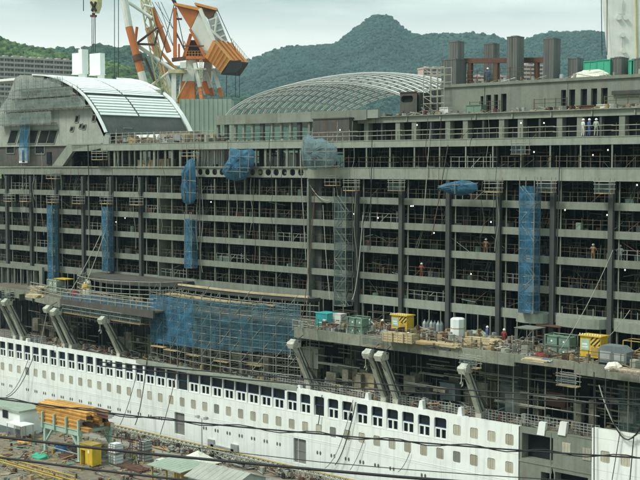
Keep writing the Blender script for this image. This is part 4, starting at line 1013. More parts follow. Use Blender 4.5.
# pale scaffold tower by the shafts
a, b = PY(423.5,112,13.2), PY(444,112,13.2); zt = PY(430,67,13.2).z
t = thing('roof_scaffold', 'white open scaffold tower on the roof beside the leftmost steel shaft', 'scaffold', (a.x, 13.2, 38.5))
for k in range(4):
    X = a.x+(b.x-a.x)*k/3
    for y in (13.2, 14.6): m = MB(); m.tube((X,y,38.5), (X,y,zt), .05, 5); m.build('post', 'rail_pale', t)
nl = 7
for j in range(1, nl+1):
    z = 38.5+(zt-38.5)*j/nl; m = MB()
    for y in (13.2, 14.6): m.tube((a.x,y,z-.1), (b.x,y,z-.1), .05, 5)
    m.tube((a.x,13.15,z-.1), (a.x+(b.x-a.x)/2,13.15,z-.9), .035, 5); m.build('ledger_bay', 'rail_pale', t)

# ================================================================== GOODS ON THE SHELF
SZ = 15.2
def at(x, y, z=SZ): return PZ(x, y, z)
def crate(m, c, sx, sy, sz, mi=0):                     # slatted timber crate
    for k in range(4): m.box(c.x-sx/2, c.x+sx/2, c.y-sy/2, c.y-sy/2+.03, c.z+sz*k/4+.02, c.z+sz*(k+1)/4-.03, mi)
    for k in range(4): m.box(c.x+sx/2-.03, c.x+sx/2, c.y-sy/2+.03, c.y+sy/2, c.z+sz*k/4+.02, c.z+sz*(k+1)/4-.03, mi)
    m.box(c.x-sx/2+.05, c.x+sx/2-.05, c.y-sy/2+.05, c.y+sy/2, c.z+.05, c.z+sz-.1, mi)
    for dx in (-1, 0, 1): m.box(c.x+dx*(sx/2-.06)-.05, c.x+dx*(sx/2-.06)+.05, c.y-sy/2-.04, c.y-sy/2, c.z, c.z+sz, mi)
def hazard_box(label, xc, yb, sx, sy, sz, sign):
    c = at(xc, yb); t = thing('switchgear_box', label, 'electrical box', (c.x, c.y, SZ), 'yellow power distribution boxes')
    x0, x1 = c.x-sx/2, c.x+sx/2; y0, y1 = c.y, c.y+sy
    m = MB(); m.box(x0, x1, y0, y1, SZ+.35, SZ+sz-.1); m.build('body', 'yellow_paint', t)
    m = MB()
    for x in (x0+.05, x1-.05):
        for y in (y0+.05, y1-.05): m.box(x-.05, x+.05, y-.05, y+.05, SZ, SZ+.35)
    m.build('leg', 'yellow_paint', t)
    m = MB(); m.box(x0-.12, x1+.12, y0-.15, y1+.1, SZ+sz-.1, SZ+sz); m.build('roof', 'yellow_paint', t)
    m = MB()
    for k in range(9): X = x0+(x1-x0)*k/8; m.lathe((X,y0-.05,SZ+sz), [(.06,0),(.06,.1),(.03,.16)], 6)
    m.build('lamp_row', 'white_paint', t)
    m = MB(); m.box(x0+sx*.52, x1-.05, y0-.03, y0, SZ+sz*.62, SZ+sz-.14); o = m.build('hazard_board', 'hazard', t)
    m = MB(); m.box(x0+.12, x0+sx*.46, y0-.04, y0, SZ+sz*.42, SZ+sz*.84); m.build('sign', 'trestle_green', t)
    m = MB(); m.box(x0+.25, x0+sx*.36, y0-.045, y0-.04, SZ+sz*.62, SZ+sz*.68); m.box(x0+.25, x0+sx*.4, y0-.045, y0-.04, SZ+sz*.52, SZ+sz*.56); m.build('print', 'white_paint', t)
    m = MB(); m.box(x0+sx*.55, x1-.2, y0-.02, y0, SZ+.5, SZ+sz*.55); m.build('door', 'yellow_dull', t)
    m = MB(); m.lathe((x1-.6,y0-.02,SZ+sz*.6), [(.09,0),(.09,.05)], 8); m.build('handle', 'black_paint', t)
hazard_box('yellow electrical box with hazard stripes beside stacked wooden crates on the shelf', 399, 334.5, 2.1, 1.2, 2.1, True)
hazard_box('yellow electrical box with hazard stripes standing farther right on the shelf', 590, 361, 2.1, 1.3, 2.35, True)
for i, (x, y, sx) in enumerate(((391,341,1.3),(401,342,1.5),(411,343,1.2))):
    c = at(x, y); m = MB(); crate(m, c, sx, 1.2, 1.0); tag(m.build('wooden_crate', 'wood_pale'), ['left of the three pale wooden crates before the yellow box','middle of the three pale wooden crates before the yellow box','right of the three pale wooden crates before the yellow box'][i], 'crate', 'pale wooden crates')
# teal container with print, white bins
c = at(321.5, 327.5); t = thing('tool_container', 'bright teal steel tool container on the left end of the straight shelf', 'container', tuple(c))
m = MB(); m.box(c.x-.85, c.x+.85, c.y, c.y+1.6, SZ+.1, SZ+1.55)
for k in range(9): X = c.x-.8+k*.2; m.box(X-.03, X+.03, c.y-.04, c.y, SZ+.15, SZ+1.5)
m.build('body', 'teal_paint', t); m = MB(); m.box(c.x-.92, c.x+.92, c.y-.08, c.y+1.68, SZ+1.55, SZ+1.62); m.box(c.x-.92,c.x+.92,c.y-.05,c.y+1.65,SZ,SZ+.1); m.build('frame', 'teal_paint', t)
m = MB(); m.box(c.x+.25, c.x+.75, c.y-.05, c.y-.045, SZ+.75, SZ+.95); m.box(c.x-.5, c.x+.1, c.y-.05, c.y-.045, SZ+.52, SZ+.6); m.build('print', 'white_paint', t)
for i in range(4):
    c = at(332.5, 327.5); c.z = SZ+.02+.78*(i // 2); c.x += .95*(i % 2)-.2; m = MB(); m.box(c.x-.45, c.x+.45, c.y, c.y+1, c.z+.1, c.z+.7); m.box(c.x-.48, c.x+.48, c.y-.03, c.y+1.02, c.z+.7, c.z+.76); m.box(c.x-.4, c.x-.3, c.y, c.y+.9, c.z, c.z+.1); m.box(c.x+.3, c.x+.4, c.y, c.y+.9, c.z, c.z+.1)
    tag(m.build('storage_bin', 'tarp_cream' if i < 2 else 'apartment_white'), ['lower left','lower right','upper left','upper right'][i]+' of four cream bins stacked beside the teal container', 'bin', 'cream bins by the teal container')
def rack(label, xc, yb, sx, sy, sz, mt, n=2, cat='generator'):
    c = at(xc, yb); t = thing('welding_rack', label, cat, tuple(c), 'green welding machine racks')
    x0, x1 = c.x-sx/2, c.x+sx/2
    m = MB()
    for x in (x0, x1):
        for y in (c.y, c.y+sy): m.box(x-.05, x+.05, y-.05, y+.05, SZ, SZ+sz)
    for k in range(n+1):
        z = SZ+.08+(sz-.1)*k/n; m.box(x0-.05, x1+.05, c.y-.06, c.y+.0, z-.05, z+.03); m.box(x0-.05, x1+.05, c.y+sy, c.y+sy+.06, z-.05, z+.03); m.box(x0-.02, x0+.02, c.y, c.y+sy, z-.04, z+.02); m.box(x1-.02, x1+.02, c.y, c.y+sy, z-.04, z+.02)
    m.build('frame', mt, t)
    for k in range(n):
        z = SZ+.12+(sz-.1)*k/n; hh = (sz-.1)/n*.8
        for q in range(2):
            m = MB(); a = x0+.1+q*sx/2; m.box(a, a+sx/2-.2, c.y+.1, c.y+sy-.1, z, z+hh); m.box(a+.1, a+.35, c.y+.06, c.y+.1, z+hh*.4, z+hh*.75); o = m.build('machine', mt, t)
            d = MB(); d.box(a+.45, a+.62, c.y+.07, c.y+.1, z+hh*.35, z+hh*.55); d.build('dial', 'white_paint', o)
rack('green two-tier welding rack right of the teal container', 354.5, 335, 2.0, 1.4, 1.9, 'green_paint')
rack('green welding rack near the right end of the shelf, beside a yellow box', 557, 356.5, 2.6, 1.5, 2.0, 'green_paint')
rack('green welding rack on the left shelf under a yellow canopy', 52, 293, 2.2, 1.4, 1.9, 'pale_green')
# gas cylinders
for i in range(6):
    c = at(424.5+i*3.4, 334+i*.35); m = MB(); m.lathe(c, [(.2,0),(.21,.05),(.21,1.15),(.13,1.35),(.06,1.42),(.06,1.55)], 10)
    tag(m.build('gas_cylinder', 'primer_teal' if i % 2 else 'galv'), ['first','second','third','fourth','fifth','sixth'][i]+' from the left of six gas cylinders right of the left-hand yellow box', 'gas cylinder', 'gas cylinders on the shelf')
# white tank cabinet
c = at(453.5, 340.5); t = thing('tank_cabinet', 'tall white tank cabinet standing on the shelf between gas cylinders and timber', 'tank', tuple(c))
m = MB(); m.lathe((c.x,c.y+.7,SZ+.15), [(.72,0),(.75,.05),(.75,2.0),(.6,2.12),(.2,2.15)], 8); m.build('body', 'white_paint', t); m = MB(); m.box(c.x-.75, c.x+.75, c.y, c.y+1.45, SZ, SZ+.15); m.build('skid', 'rust_brown', t); m = MB(); m.lathe((c.x,c.y+.7,SZ+1.2), [(.78,0),(.78,.08)], 8); m.build('band', 'plank', t)
# timber stacks: every board its own piece
def boards(label, xc, yb, L, n, rows, mt='wood_pale', group='timber stacks on the shelf', sz=.11, wd=.28, zb=SZ, rz=0, name='timber_stack'):
    c = at(xc, yb, zb); t = thing(name, label, 'timber', tuple(c), group); random.seed(int(xc))
    bm = MB(); bm.box(-L/2, L/2, -wd/2+.02, wd/2-.02, 0, sz-.02); me = bm.mesh('board', mt)
    for r in range(rows):
        for k in range(n):
            o = put('board', me, (c.x+rnd(-.3,.3), c.y+k*wd, zb+r*sz+.02), t, rz+rnd(-.05,.05)); o.scale.x = rnd(.75, 1.05)
boards('big stack of pale timber boards on the shelf edge right of the white tank', 480, 349, 3.8, 5, 9)
boards('low spread of planks in front of the white tank cabinet', 445, 347, 3.2, 5, 3, 'wood_pale')
boards('low pile of weathered planks left of the single davit head', 425, 345, 3.0, 4, 3, 'plank')
boards('grey planks laid at the far right end of the shelf', 628, 374, 3.2, 5, 3, 'litter_mix')
boards('pale planks lying between the red worker and the green rack', 535, 362, 2.6, 4, 2, 'wood_pale')
boards('tan timber bundle on the left shelf beside the pale green rack', 36, 293.5, 2.6, 5, 8, 'wood_pale', sz=.12)
boards('lower tan timber bundle at the edge of the left shelf', 32, 298, 3.0, 4, 4, 'wood_pale', sz=.12)
# frames and tables
def frame_table(label, xc, yb, sx, sy, sz, mt, brace=True, sheet_m=None, cat='rack', zb=SZ):
    c = at(xc, yb, zb); t = thing('storage_rack', label, cat, tuple(c), 'pipe racks among the goods'); x0, x1 = c.x-sx/2, c.x+sx/2
    for x in (x0, x1):
        for y in (c.y, c.y+sy): m = MB(); m.tube((x,y,zb), (x,y,zb+sz), .045, 5); m.build('leg', mt, t)
    m = MB()
    for z in (.5, 1):
        for a, b in (((x0,c.y),(x1,c.y)), ((x0,c.y+sy),(x1,c.y+sy)), ((x0,c.y),(x0,c.y+sy)), ((x1,c.y),(x1,c.y+sy))): m.tube((a[0],a[1],zb+sz*z), (b[0],b[1],zb+sz*z), .04, 5)
    if brace: m.tube((x0,c.y-.04,zb), (x1,c.y-.04,zb+sz), .035, 5)
    m.build('rail', mt, t)
    if sheet_m: m = MB(); m.box(x0-.1, x1+.1, c.y-.1, c.y+sy+.1, zb+sz+.04, zb+sz+.1); m.build('top', sheet_m, t)
frame_table('steel pipe trestle beneath the tall bright blue tower on the shelf', 524, 352, 2.0, 2.0, 2.2, 'scaffold_pipe', True, 'primer')
frame_table('rusty pipe frame behind the right-hand green rack', 548, 347, 2.6, 1.6, 2.0, 'rust_brown', False, 'rust_brown')
frame_table('yellow pipe frame at the far right of the shelf', 634, 366, 2.2, 1.5, 2.2, 'yellow_dull', True)
frame_table('brown pipe frame between teal container and green welding rack', 341, 328, 2.4, 1.4, 1.8, 'rail_brown', True)
frame_table('low pipe frame left of the straight shelf by the scaffold corner', 300, 331, 2.2, 1.2, 1.1, 'scaffold_pipe', True)
frame_table('yellow canopy over the welding rack on the left shelf', 60, 293, 2.6, 1.4, 1.9, 'scaffold_pipe', False, 'yellow_paint')
frame_table('dark pipe rack behind two stooping workers on the shelf', 376, 328, 2.4, 1.0, 1.7, 'rail_brown', True)
# grey machine with hood
c = at(613, 366); t = thing('compressor', 'grey hooded compressor right of the second yellow box', 'machine', tuple(c))
m = MB(); m.slab([(c.x-1.5,c.y,SZ+.2),(c.x+1.3,c.y,SZ+.2),(c.x+1.3,c.y,SZ+1.3),(c.x+.6,c.y,SZ+1.75),(c.x-1.2,c.y,SZ+1.75),(c.x-1.5,c.y,SZ+1.4)], (0,1.5,0)); m.build('body', 'primer_teal', t)
m = MB(); m.box(c.x-1.3, c.x-.2, c.y-.03, c.y, SZ+.45, SZ+1.25); m.box(c.x+.1, c.x+1.1, c.y-.03, c.y, SZ+.45, SZ+1.15); m.build('panel', 'galv', t); m = MB(); m.box(c.x-1.5, c.x+1.3, c.y+.1, c.y+1.4, SZ, SZ+.2); m.build('skid', 'black_paint', t)
# heaps under tarpaulin
def heap(label, xc, yb, sx, sy, sz, mt, zb=SZ, name='tarp_heap', Y=None, cat='tarpaulin'):
    c = at(xc, yb, zb) if Y is None else PY(xc, yb, Y); zb = c.z; P = []; F = []; n, k = 12, 7
    for j in range(k+1):
        for i in range(n):
            a = 2*math.pi*i/n; r = math.cos(j/k*math.pi/2)**.55; w_ = 1+.28*noise.noise(Vector((math.cos(a)*1.7+xc, math.sin(a)*1.7, j*.5)))
            P.append((c.x+sx/2*r*w_*math.cos(a), c.y+sy/2+sy/2*r*w_*math.sin(a), zb+sz*math.sin(j/k*math.pi/2)*(1+.3*noise.noise(Vector((i*.6, j*.4, xc))))))
    for j in range(k):
        for i in range(n): F.append((j*n+i, j*n+(i+1) % n, (j+1)*n+(i+1) % n, (j+1)*n+i))
    F.append(tuple(range(k*n, k*n+n)))
    return tag(MB().add(P, F).build(name, mt), label, cat, 'tarpaulin heaps')
heap('pale green tarpaulin heap behind the big timber stack', 473, 338, 2.6, 1.4, .75, 'pale_green')
heap('red bundle lying at the shelf edge near the green rack', 538, 357, 1.1, .8, .35, 'cloth_red')
heap('dark blue tarpaulin lying flat on the shelf edge below the red bundle', 543, 362.5, 1.6, .9, .25, 'tarp_blue')
heap('orange red bundle beside the yellow canopy on the left shelf', 72.5, 296, 1.2, .9, .8, 'cloth_red')
heap('yellow green tarpaulin heap at the end of the left shelf', 84, 297, 1.6, 1.2, 2.2, 'tarp_cream')
heap('yellow cover thrown over the top of the cream heap', 83, 289, 1.5, 1.0, .7, 'yellow_dull', zb=16.8)
heap('black bundle on the shelf edge under the planks', 428, 348.5, 1.5, .6, .3, 'black_rubber')
heap('black bundle on the shelf edge right of another black bundle', 443, 350.5, 1.4, .6, .3, 'black_rubber')
heap('grey sack heap behind the pale crates', 383, 337, 1.4, 1.0, .7, 'cloth_grey')
heap('white sacks in front of the right-hand yellow box', 611, 371, 1.6, 1.0, .7, 'tarp_cream')
heap('white bundle in front of the left yellow box', 408, 337, 1.2, .7, .5, 'tarp_white')
heap('long crumpled white tarpaulin on the deckhouse roof beside the green boxes', 586, 79.5, 4.6, 1.6, .95, 'tarp_cream', Y=14.8)
# shelf-edge railing, stanchion by stanchion in panels
rp_ = MB()
for k in range(3): rp_.box(k*1.05, k*1.05+.05, 0, .05, 0, 1.15)
for z in (.5, 1.05): rp_.bar((0,.02,z), (3.15,.02,z+.03), .045)
rpm = rp_.mesh('railing', 'rail_brown')
for k in range(14):
    if k % 5 != 3: put('railing', rpm, (XS0+.3+k*3.2, .15, 15.3), ship)
for i, (a, b) in enumerate(zip(LP[2:-1], LP[3:])):
    m = MB()
    for z in (.45, .95, 1.4): m.tube((a.x,a.y+.1,15.3+z), (b.x,b.y+.1,15.3+z), .05, 5)
    for k in range(4): p = a.lerp(b, k/4); m.tube((p.x,p.y+.1,15.3), (p.x,p.y+.1,16.8), .05, 5)
    m.build('railing', 'rail_pale', ship)
    if i > 0:
        m = MB(); sheet(m, (a.x,a.y+.3,15.3), (b.x,b.y+.3,15.3), (a.x,a.y+.3,16.2), (b.x,b.y+.3,16.2), 8, 4, .15, (0,-1,0), i); m.build('rail_net', 'net_blue', ship)
# netted walkway below the left shelf edge
a, b = PY(62,312,-.9), PY(140,328,-.9); t = thing('slung_walkway', 'long netted walkway slung below the left shelf edge', 'walkway', tuple(a)); b.z = a.z - .2
m = MB(); m.slab([a, b, b+Vector((0,.8,0)), a+Vector((0,.8,0))], (0,0,-.08)); m.build('platform', 'plank', t)
m = MB()
for z in (.5, 1.0): m.tube(a+Vector((0,0,z)), b+Vector((0,0,z)), .04, 5)
for k in range(9): p = a.lerp(b, k/8); m.tube(p, p+Vector((0,.4,1.9)), .035, 5)
m.build('guard_rail', 'scaffold_pipe', t)
m = MB(); sheet(m, a, b, a+Vector((0,0,1)), b+Vector((0,0,1)), 24, 4, .1, (0,-1,0), 81); m.build('net', 'net_teal', t)

# ================================================================== PEOPLE
def person(label, loc, face, cloth, helmet='helmet_white', pose='stand', trousers=None):
    bm_ = bpy.data.meshes.new('body'); H = 1.72
    b = .0
    J = {'pel':(0,0,.95),'chest':(0,.02,1.32),'neck':(0,0,1.48),'head':(0,-.03,1.60),'top':(0,-.02,1.70),
         'sl':(-.19,.01,1.42),'sr':(.19,.01,1.42),'hl':(-.1,0,.90),'hr':(.1,0,.90),'kl':(-.12,-.03,.5),'kr':(.13,-.02,.5),'al':(-.13,.02,.09),'ar':(.15,.05,.09),'tl':(-.15,-.16,.05),'tr':(.18,-.12,.05)}
    if pose == 'stand': J.update({'el':(-.27,.03,1.14),'er':(.28,.0,1.14),'wl':(-.27,-.12,.93),'wr':(.25,-.2,.98),'fl':(-.26,-.16,.84),'fr':(.24,-.27,.92)})
    elif pose == 'stoop':
        for k in ('chest','neck','head','top','sl','sr'):
            x, y, z = J[k]; a = R(42); dz = z-.95; J[k] = (x, y*math.cos(a)-dz*math.sin(a), .95-.06+dz*math.cos(a))
        J.update({'kl':(-.13,-.12,.5),'kr':(.13,-.1,.5),'el':(-.24,-.5,.98),'er':(.25,-.5,.98),'wl':(-.16,-.6,.75),'wr':(.17,-.62,.78),'fl':(-.13,-.64,.67),'fr':(.14,-.66,.70)})
    else: J.update({'el':(-.34,.0,1.18),'er':(.36,-.05,1.2),'wl':(-.2,-.16,1.05),'wr':(.3,-.26,1.3),'fl':(-.13,-.2,1.02),'fr':(.27,-.34,1.36)})
    names = list(J); idx = {k:i for i,k in enumerate(names)}
    E_ = [('pel','chest'),('chest','neck'),('neck','head'),('head','top'),('chest','sl'),('chest','sr'),('sl','el'),('sr','er'),('el','wl'),('er','wr'),('wl','fl'),('wr','fr'),('pel','hl'),('pel','hr'),('hl','kl'),('hr','kr'),('kl','al'),('kr','ar'),('al','tl'),('ar','tr')]
    bm_.from_pydata([J[k] for k in names], [(idx[a], idx[c]) for a, c in E_], [])
    o = bpy.data.objects.new('body', bm_); col.objects.link(o)
    md = o.modifiers.new('skin', 'SKIN'); sd = o.modifiers.new('sub', 'SUBSURF'); sd.levels = 1; sd.render_levels = 1
    rad = {'pel':(.17,.12),'chest':(.19,.13),'neck':(.06,.06),'head':(.085,.105),'top':(.06,.075),'sl':(.075,.075),'sr':(.075,.075),'el':(.052,.052),'er':(.052,.052),'wl':(.038,.038),'wr':(.038,.038),'fl':(.03,.045),'fr':(.03,.045),'hl':(.1,.1),'hr':(.1,.1),'kl':(.07,.07),'kr':(.07,.07),'al':(.05,.055),'ar':(.05,.055),'tl':(.045,.035),'tr':(.045,.035)}
    for k in names:
        sv = bm_.skin_vertices[0].data[idx[k]]; sv.radius = rad[k]; sv.use_root = (k == 'pel')
    dg = bpy.context.evaluated_depsgraph_get(); me = bpy.data.meshes.new_from_object(o.evaluated_get(dg)); bpy.data.objects.remove(o)
    me.materials.clear()
    for mt in (cloth, 'skin', 'black_rubber', trousers or cloth): me.materials.append(M[mt])
    hd, nk = Vector(J['head']), Vector(J['neck'])
    for p in me.polygons:
        c = p.center; p.use_smooth = True
        p.material_index = 3 if c.z < .93 else 0
        if (c-hd).length < .17 and (c-nk).length > .07: p.material_index = 1
        for k in ('fl','fr'):
            if (c-Vector(J[k])).length < .075: p.material_index = 1
        if c.z < .11: p.material_index = 2
    t = thing('person', label, 'person', loc); t.rotation_euler.z = face
    ob = bpy.data.objects.new('body', me); col.objects.link(ob); ob.parent = t
    hm = MB(); tp = Vector(J['head']) + (Vector(J['top'])-Vector(J['head']))*.55
    hm.lathe(tp, [(.155,-.02),(.135,.0),(.128,.05),(.10,.11),(.04,.145),(.01,.15)], 12)
    he = bpy.data.objects.new('helmet', hm.mesh('helmet', helmet)); col.objects.link(he); he.parent = t
person('worker in red coveralls and white helmet standing at the wall behind the shelf', at(504,346.5), R(200), 'cloth_red')
person('worker in blue jacket and white helmet beyond the big timber stack', at(487,343.5), R(150), 'cloth_blue', trousers='cloth_grey')
person('worker in white stooping at the left of a pair near the yellow box', at(374,333.5), R(-60), 'cloth_white', pose='stoop', trousers='cloth_grey')
person('worker in brown stooping at the right of a pair near the yellow box', at(381,333), R(60), 'cloth_tan', pose='stoop')
pp = PY(487.5, 84, 15); pp.z = 41.95
person('worker in blue overalls and white helmet standing on the deckhouse roof', pp, R(200), 'cloth_blue', pose='work')
for lab, x, y, zf, c_ in (('worker in orange brown on the fourth cabin deck at the right', 593, 260, 23.7, 'cloth_tan'), ('worker in grey standing on a cabin deck at the right edge', 620, 262, 23.7, 'cloth_white'), ('worker in red on the cabin deck above the left yellow box', 421.5, 278, 20.7, 'cloth_red'), ('worker in tan bending on the cabin deck left of the tall blue tower', 486, 252, 23.7, 'cloth_tan')):
    p = PY(x, y, 8.6); p.z = zf; person(lab, p, R(rnd(150,240)), c_, pose='work')
for lab, x, c_ in (('figure in white standing in for hung clothes on the upper gallery, left of a group of three', 583, 'cloth_white'), ('figure in blue standing in for hung clothes on the upper gallery, middle of a group of three', 589, 'cloth_blue'), ('figure in green standing in for hung clothes on the upper gallery, right of a group of three', 596, 'pale_green')):  # person figures stand in for coloured clothes and tools hung there
    p = PY(x, 138, 9.0); p.z = 35.82; person(lab, p, R(rnd(150,210)), c_, pose='stand')

# ================================================================== UPPER DECK GOODS
c = PY(150, 134, 12); zf = 35.65
t = thing('pipe_bundle', 'white rolled pipe sections lying on the upper deck beneath the white vault roof', 'pipe', (c.x, 12, zf))
for k, (x0, x1) in enumerate(((137,149),(151,160),(162,175))):
    a, b = PY(x0,131,12), PY(x1,131,12); m = MB(); m.tube((a.x,12,zf+1.2), (b.x,12,zf+1.2), .5, 12); m.tube((b.x,12,zf+1.2),(b.x+.05,12,zf+1.2),.35,12); m.build('pipe_section', 'white_paint', t)
m = MB(); m.box(PY(136,131,12).x, PY(177,131,12).x, 11.6, 12.5, zf, zf+.72); m.build('pallet', 'litter_mix', t)
def gear(label, x0, x1, yt, Y, zb, mt, dp=1.6, name='equipment_crate', cat='crate', lid='primer'):
    a, b = PY(x0, yt, Y), PY(x1, yt, Y); t = thing(name, label, cat, (a.x, Y, zb), 'equipment crates on the upper decks')
    m = MB(); m.box(a.x, b.x, Y, Y+dp, zb+.1, a.z-.08)
    n = max(2, int((b.x-a.x)/.8))
    for k in range(n+1): X = a.x+(b.x-a.x)*k/n; m.box(X-.04, X+.04, Y-.04, Y, zb+.1, a.z-.08)
    m.build('body', mt, t); m = MB(); m.box(a.x-.06, b.x+.06, Y-.08, Y+dp+.06, a.z-.08, a.z); m.build('lid', mt, t); m = MB(); m.box(a.x+.1, b.x-.1, Y+.1, Y+dp-.1, zb, zb+.1); m.build('skid', 'black_paint', t)
gear('bright green container on the deckhouse roof, left of two green ones', 584, 596, 61.5, 17.5, 41.95, 'bright_green', 2.5, 'roof_container', 'container')
gear('bright green container on the deckhouse roof, right of two green ones', 597, 610, 60, 17.2, 41.95, 'bright_green', 2.5, 'roof_container', 'container')
gear('narrow bright green container between the two short shafts at right', 629, 634, 60, 18, 41.95, 'bright_green', 2, 'roof_container', 'container')
gear('brown timber boxes stacked on the upper deck left of the short blue scaffold', 160, 190, 132, 11, 35.65, 'litter_mix', 2)
gear('rusty orange trough in front of the deckhouse slit windows', 580, 594, 105.5, 12.6, 38.5, 'rust_brown', .9)
gear('cream crate in front of the deckhouse slit windows', 597, 611, 104.5, 12.6, 38.5, 'tarp_cream', .9)
gear('green equipment crate below the dark window slits at the shafts', 466, 481, 105, 12.8, 38.5, 'green_paint', 1.0)
gear('pale grey box left of the green crate before the shafts', 440, 448, 107.5, 12.2, 38.5, 'apartment_white', .8)
gear('green scaffold crate on the deck under the white vault roof', 112, 124, 128, 11.5, 35.65, 'pale_green', 1.5)
gear('tan crate stack inside the open upper deck left of the short blue scaffold', 138, 154, 160, 9.2, 32.02, 'wood_pale', 1.2)
gear('second tan crate stack inside the open upper deck by the short blue scaffold', 157, 169, 159, 9.4, 32.02, 'wood_pale', 1.2)
gear('white and red cabin seen inside the open upper deck left of the blue bundle', 201, 224, 150, 10.5, 32.02, 'crane_white', 2)
gear('pale grey machine seen inside the open upper deck right of the blue bundle', 268, 296, 153, 10.5, 32.02, 'apartment_white', 2)
# inner bulkheads that close the view through the ship
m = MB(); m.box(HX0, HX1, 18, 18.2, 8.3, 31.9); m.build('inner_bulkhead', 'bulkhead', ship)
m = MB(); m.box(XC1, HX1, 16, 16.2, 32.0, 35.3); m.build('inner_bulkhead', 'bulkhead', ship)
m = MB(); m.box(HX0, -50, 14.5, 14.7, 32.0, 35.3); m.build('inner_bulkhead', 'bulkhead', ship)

# clutter too small and mixed to count
def clutter(name, label, n, place, mats=('litter_mix',), seed=1, long_=.55, sz=(.15,.6), parent=None):
    random.seed(seed); m = MB()
    for k in range(n):
        c = place(k); q = random.random(); mi = random.randrange(len(mats))
        if q < long_:
            a = rnd(0, 6.28); L = rnd(.5, 2.4); d = Vector((math.cos(a), .5*math.sin(a), rnd(-.12,.3))); m.tube(c+Vector((0,0,.08)), c+d*L+Vector((0,0,.1)), rnd(.025,.07), 5, mi=mi)
        elif q < .9: m.cbox(c, rnd(*sz), rnd(*sz), rnd(.1,sz[1]), rnd(0,3.1), mi)
        elif sz[1] > .55: m.lathe(c, [(.22,0),(.23,.1),(.2,.6)], 8, mi)
        else: m.cbox(c, rnd(.6,1.6), rnd(.4,1.0), .08, rnd(0,3.1), mi)
    o = m.build(name, list(mats), parent); o['kind'] = 'stuff'; o['label'] = label; o['category'] = 'clutter'; return o
CM = ('litter_mix','rail_pale','rust_brown','scaffold_pipe','galv','plank')
clutter('loose_gear', 'loose pipes, boards and gear scattered along the shelf deck', 1100, lambda k: Vector((rnd(XS0+.5, 44), rnd(.5, 6.8), SZ+rnd(0,.5)*(random.random() < .3))), CM, 3, .6, (.15,.8))
clutter('loose_gear', 'loose hoses, pipes and gear along the promenade behind the hull top', 900, lambda k: Vector((rnd(-62, 46), rnd(.7, 4.5), 8.32+rnd(0,.5)*(random.random() < .5))), CM, 4, .75)
clutter('loose_gear', 'loose gear on the left shelf deck', 110, lambda k: Vector((rnd(-60, -30), rnd(3, 6.5), SZ)), CM, 5)
clutter('loose_gear', 'loose gear on the upper deck beside the vault roof', 420, lambda k: Vector((rnd(-48.5, -27), rnd(8.4, 11), 35.66+rnd(0,.7)*(random.random() < .4))), CM, 6, .55, (.2,1.1))
clutter('loose_gear', 'loose gear under the arched dome roof', 90, lambda k: Vector((rnd(-27, -10), rnd(8.5, 10), 35.66)), CM, 16)
UR = MB()
for k in range(4): UR.box(k*1.3, k*1.3+.06, 0, .06, 0, 1.5)
for z in (.5, 1.0, 1.4): UR.bar((0,.03,z), (4.0,.03,z), .05)
URm = UR.mesh('railing', 'rail_pale'); URm2 = UR.mesh('railing', 'rail_brown')
for k in range(6): put('railing', URm, (-49.5+k*4.0, 8.1, 36.05), ship); put('railing', URm, (-48.3+k*4.0, 10.6, 35.9), ship)
for k in range(2): put('railing', URm2, (9+k*4.3, 14.05, 42.05), ship)
for k in range(4): put('railing', URm2, (2+k*8.2, 12.9, 38.5), ship)
clutter('loose_gear', 'loose pipes and hoses on the roof before the deckhouse', 300, lambda k: Vector((rnd(-6, 34), rnd(11.6, 13.4), 38.52)), CM, 7)
clutter('loose_gear', 'small loose gear in the open upper deck', 120, lambda k: Vector((rnd(-46, -10), rnd(8.3, 10.5), 32.02)), CM, 8)
clutter('loose_gear', 'small loose gear standing on the deckhouse roof', 60, lambda k: Vector((rnd(9, 34), rnd(14.3, 16), 41.95)), CM, 9)
# stuff hung in the promenade recess: ducts, trays, struts
random.seed(31); m = MB()
for k in range(420):
    X = rnd(-62, 44); y = rnd(2.2, 5.8); z = rnd(8.4, 13.6)
    if k % 3 == 0: m.box(X, X+.06, y, y+.06, 8.3, rnd(11, 14))
    elif k % 6 < 5: m.bar((X,y,z), (X+rnd(1,5),y,z+rnd(-.1,.1)), rnd(.04,.14))
    else: m.box(X, X+rnd(.4,1.6), y, y+.6, 8.3+rnd(0,2), 8.3+rnd(2,3.2))
o = m.build('recess_outfitting', 'recess_gear', ship); o['kind'] = 'stuff'
for x0, x1, y0, y1, mt in ((352,362,374,388,'wood_pale'),(363,374,375,390,'wood_pale'),(302,318,350,364,'primer'),(340,352,378,390,'primer_brown'),(505,520,395,408,'rail_pale'),(440,455,385,396,'primer_teal'),(545,565,395,402,'rust_brown'),(330,352,368,375,'primer'),(417,432,392,402,'primer_dark')):
    a, b = PY(x0, y1, 3.2), PY(x1, y0, 3.2); m = MB(); m.box(a.x, b.x, 3.2, 4.2, max(8.3, a.z-.3), b.z); m.box(a.x-.05, b.x+.05, 3.1, 4.3, b.z, b.z+.1); m.build('outfitting_cabinet', mt, ship)
for px_ in (498,513,528,545,575,605,628):
    p = PY(px_, 420, 1.6); m = MB(); m.tube((p.x,1.6,8.3), (p.x,1.6,14.2), .05, 5); m.build('pipe_standard', 'scaffold_pipe', ship)
for k, (x0,y0,x1,y1) in enumerate(((480,372,560,388),(495,400,600,415),(520,392,600,404),(600,398,640,404),(420,372,470,382),(318,362,360,372),(405,382,450,392))):
    m = MB(); a, b = PY(x0,y0,2.2), PY(x1,y1,2.2); b.z = a.z; m.tube(a, b, .06, 5); m.box(min(a.x,b.x), max(a.x,b.x)*.5+min(a.x,b.x)*.5, 2.0, 2.7, a.z-.12, a.z-.05); m.build('staging', 'scaffold_pipe', ship)

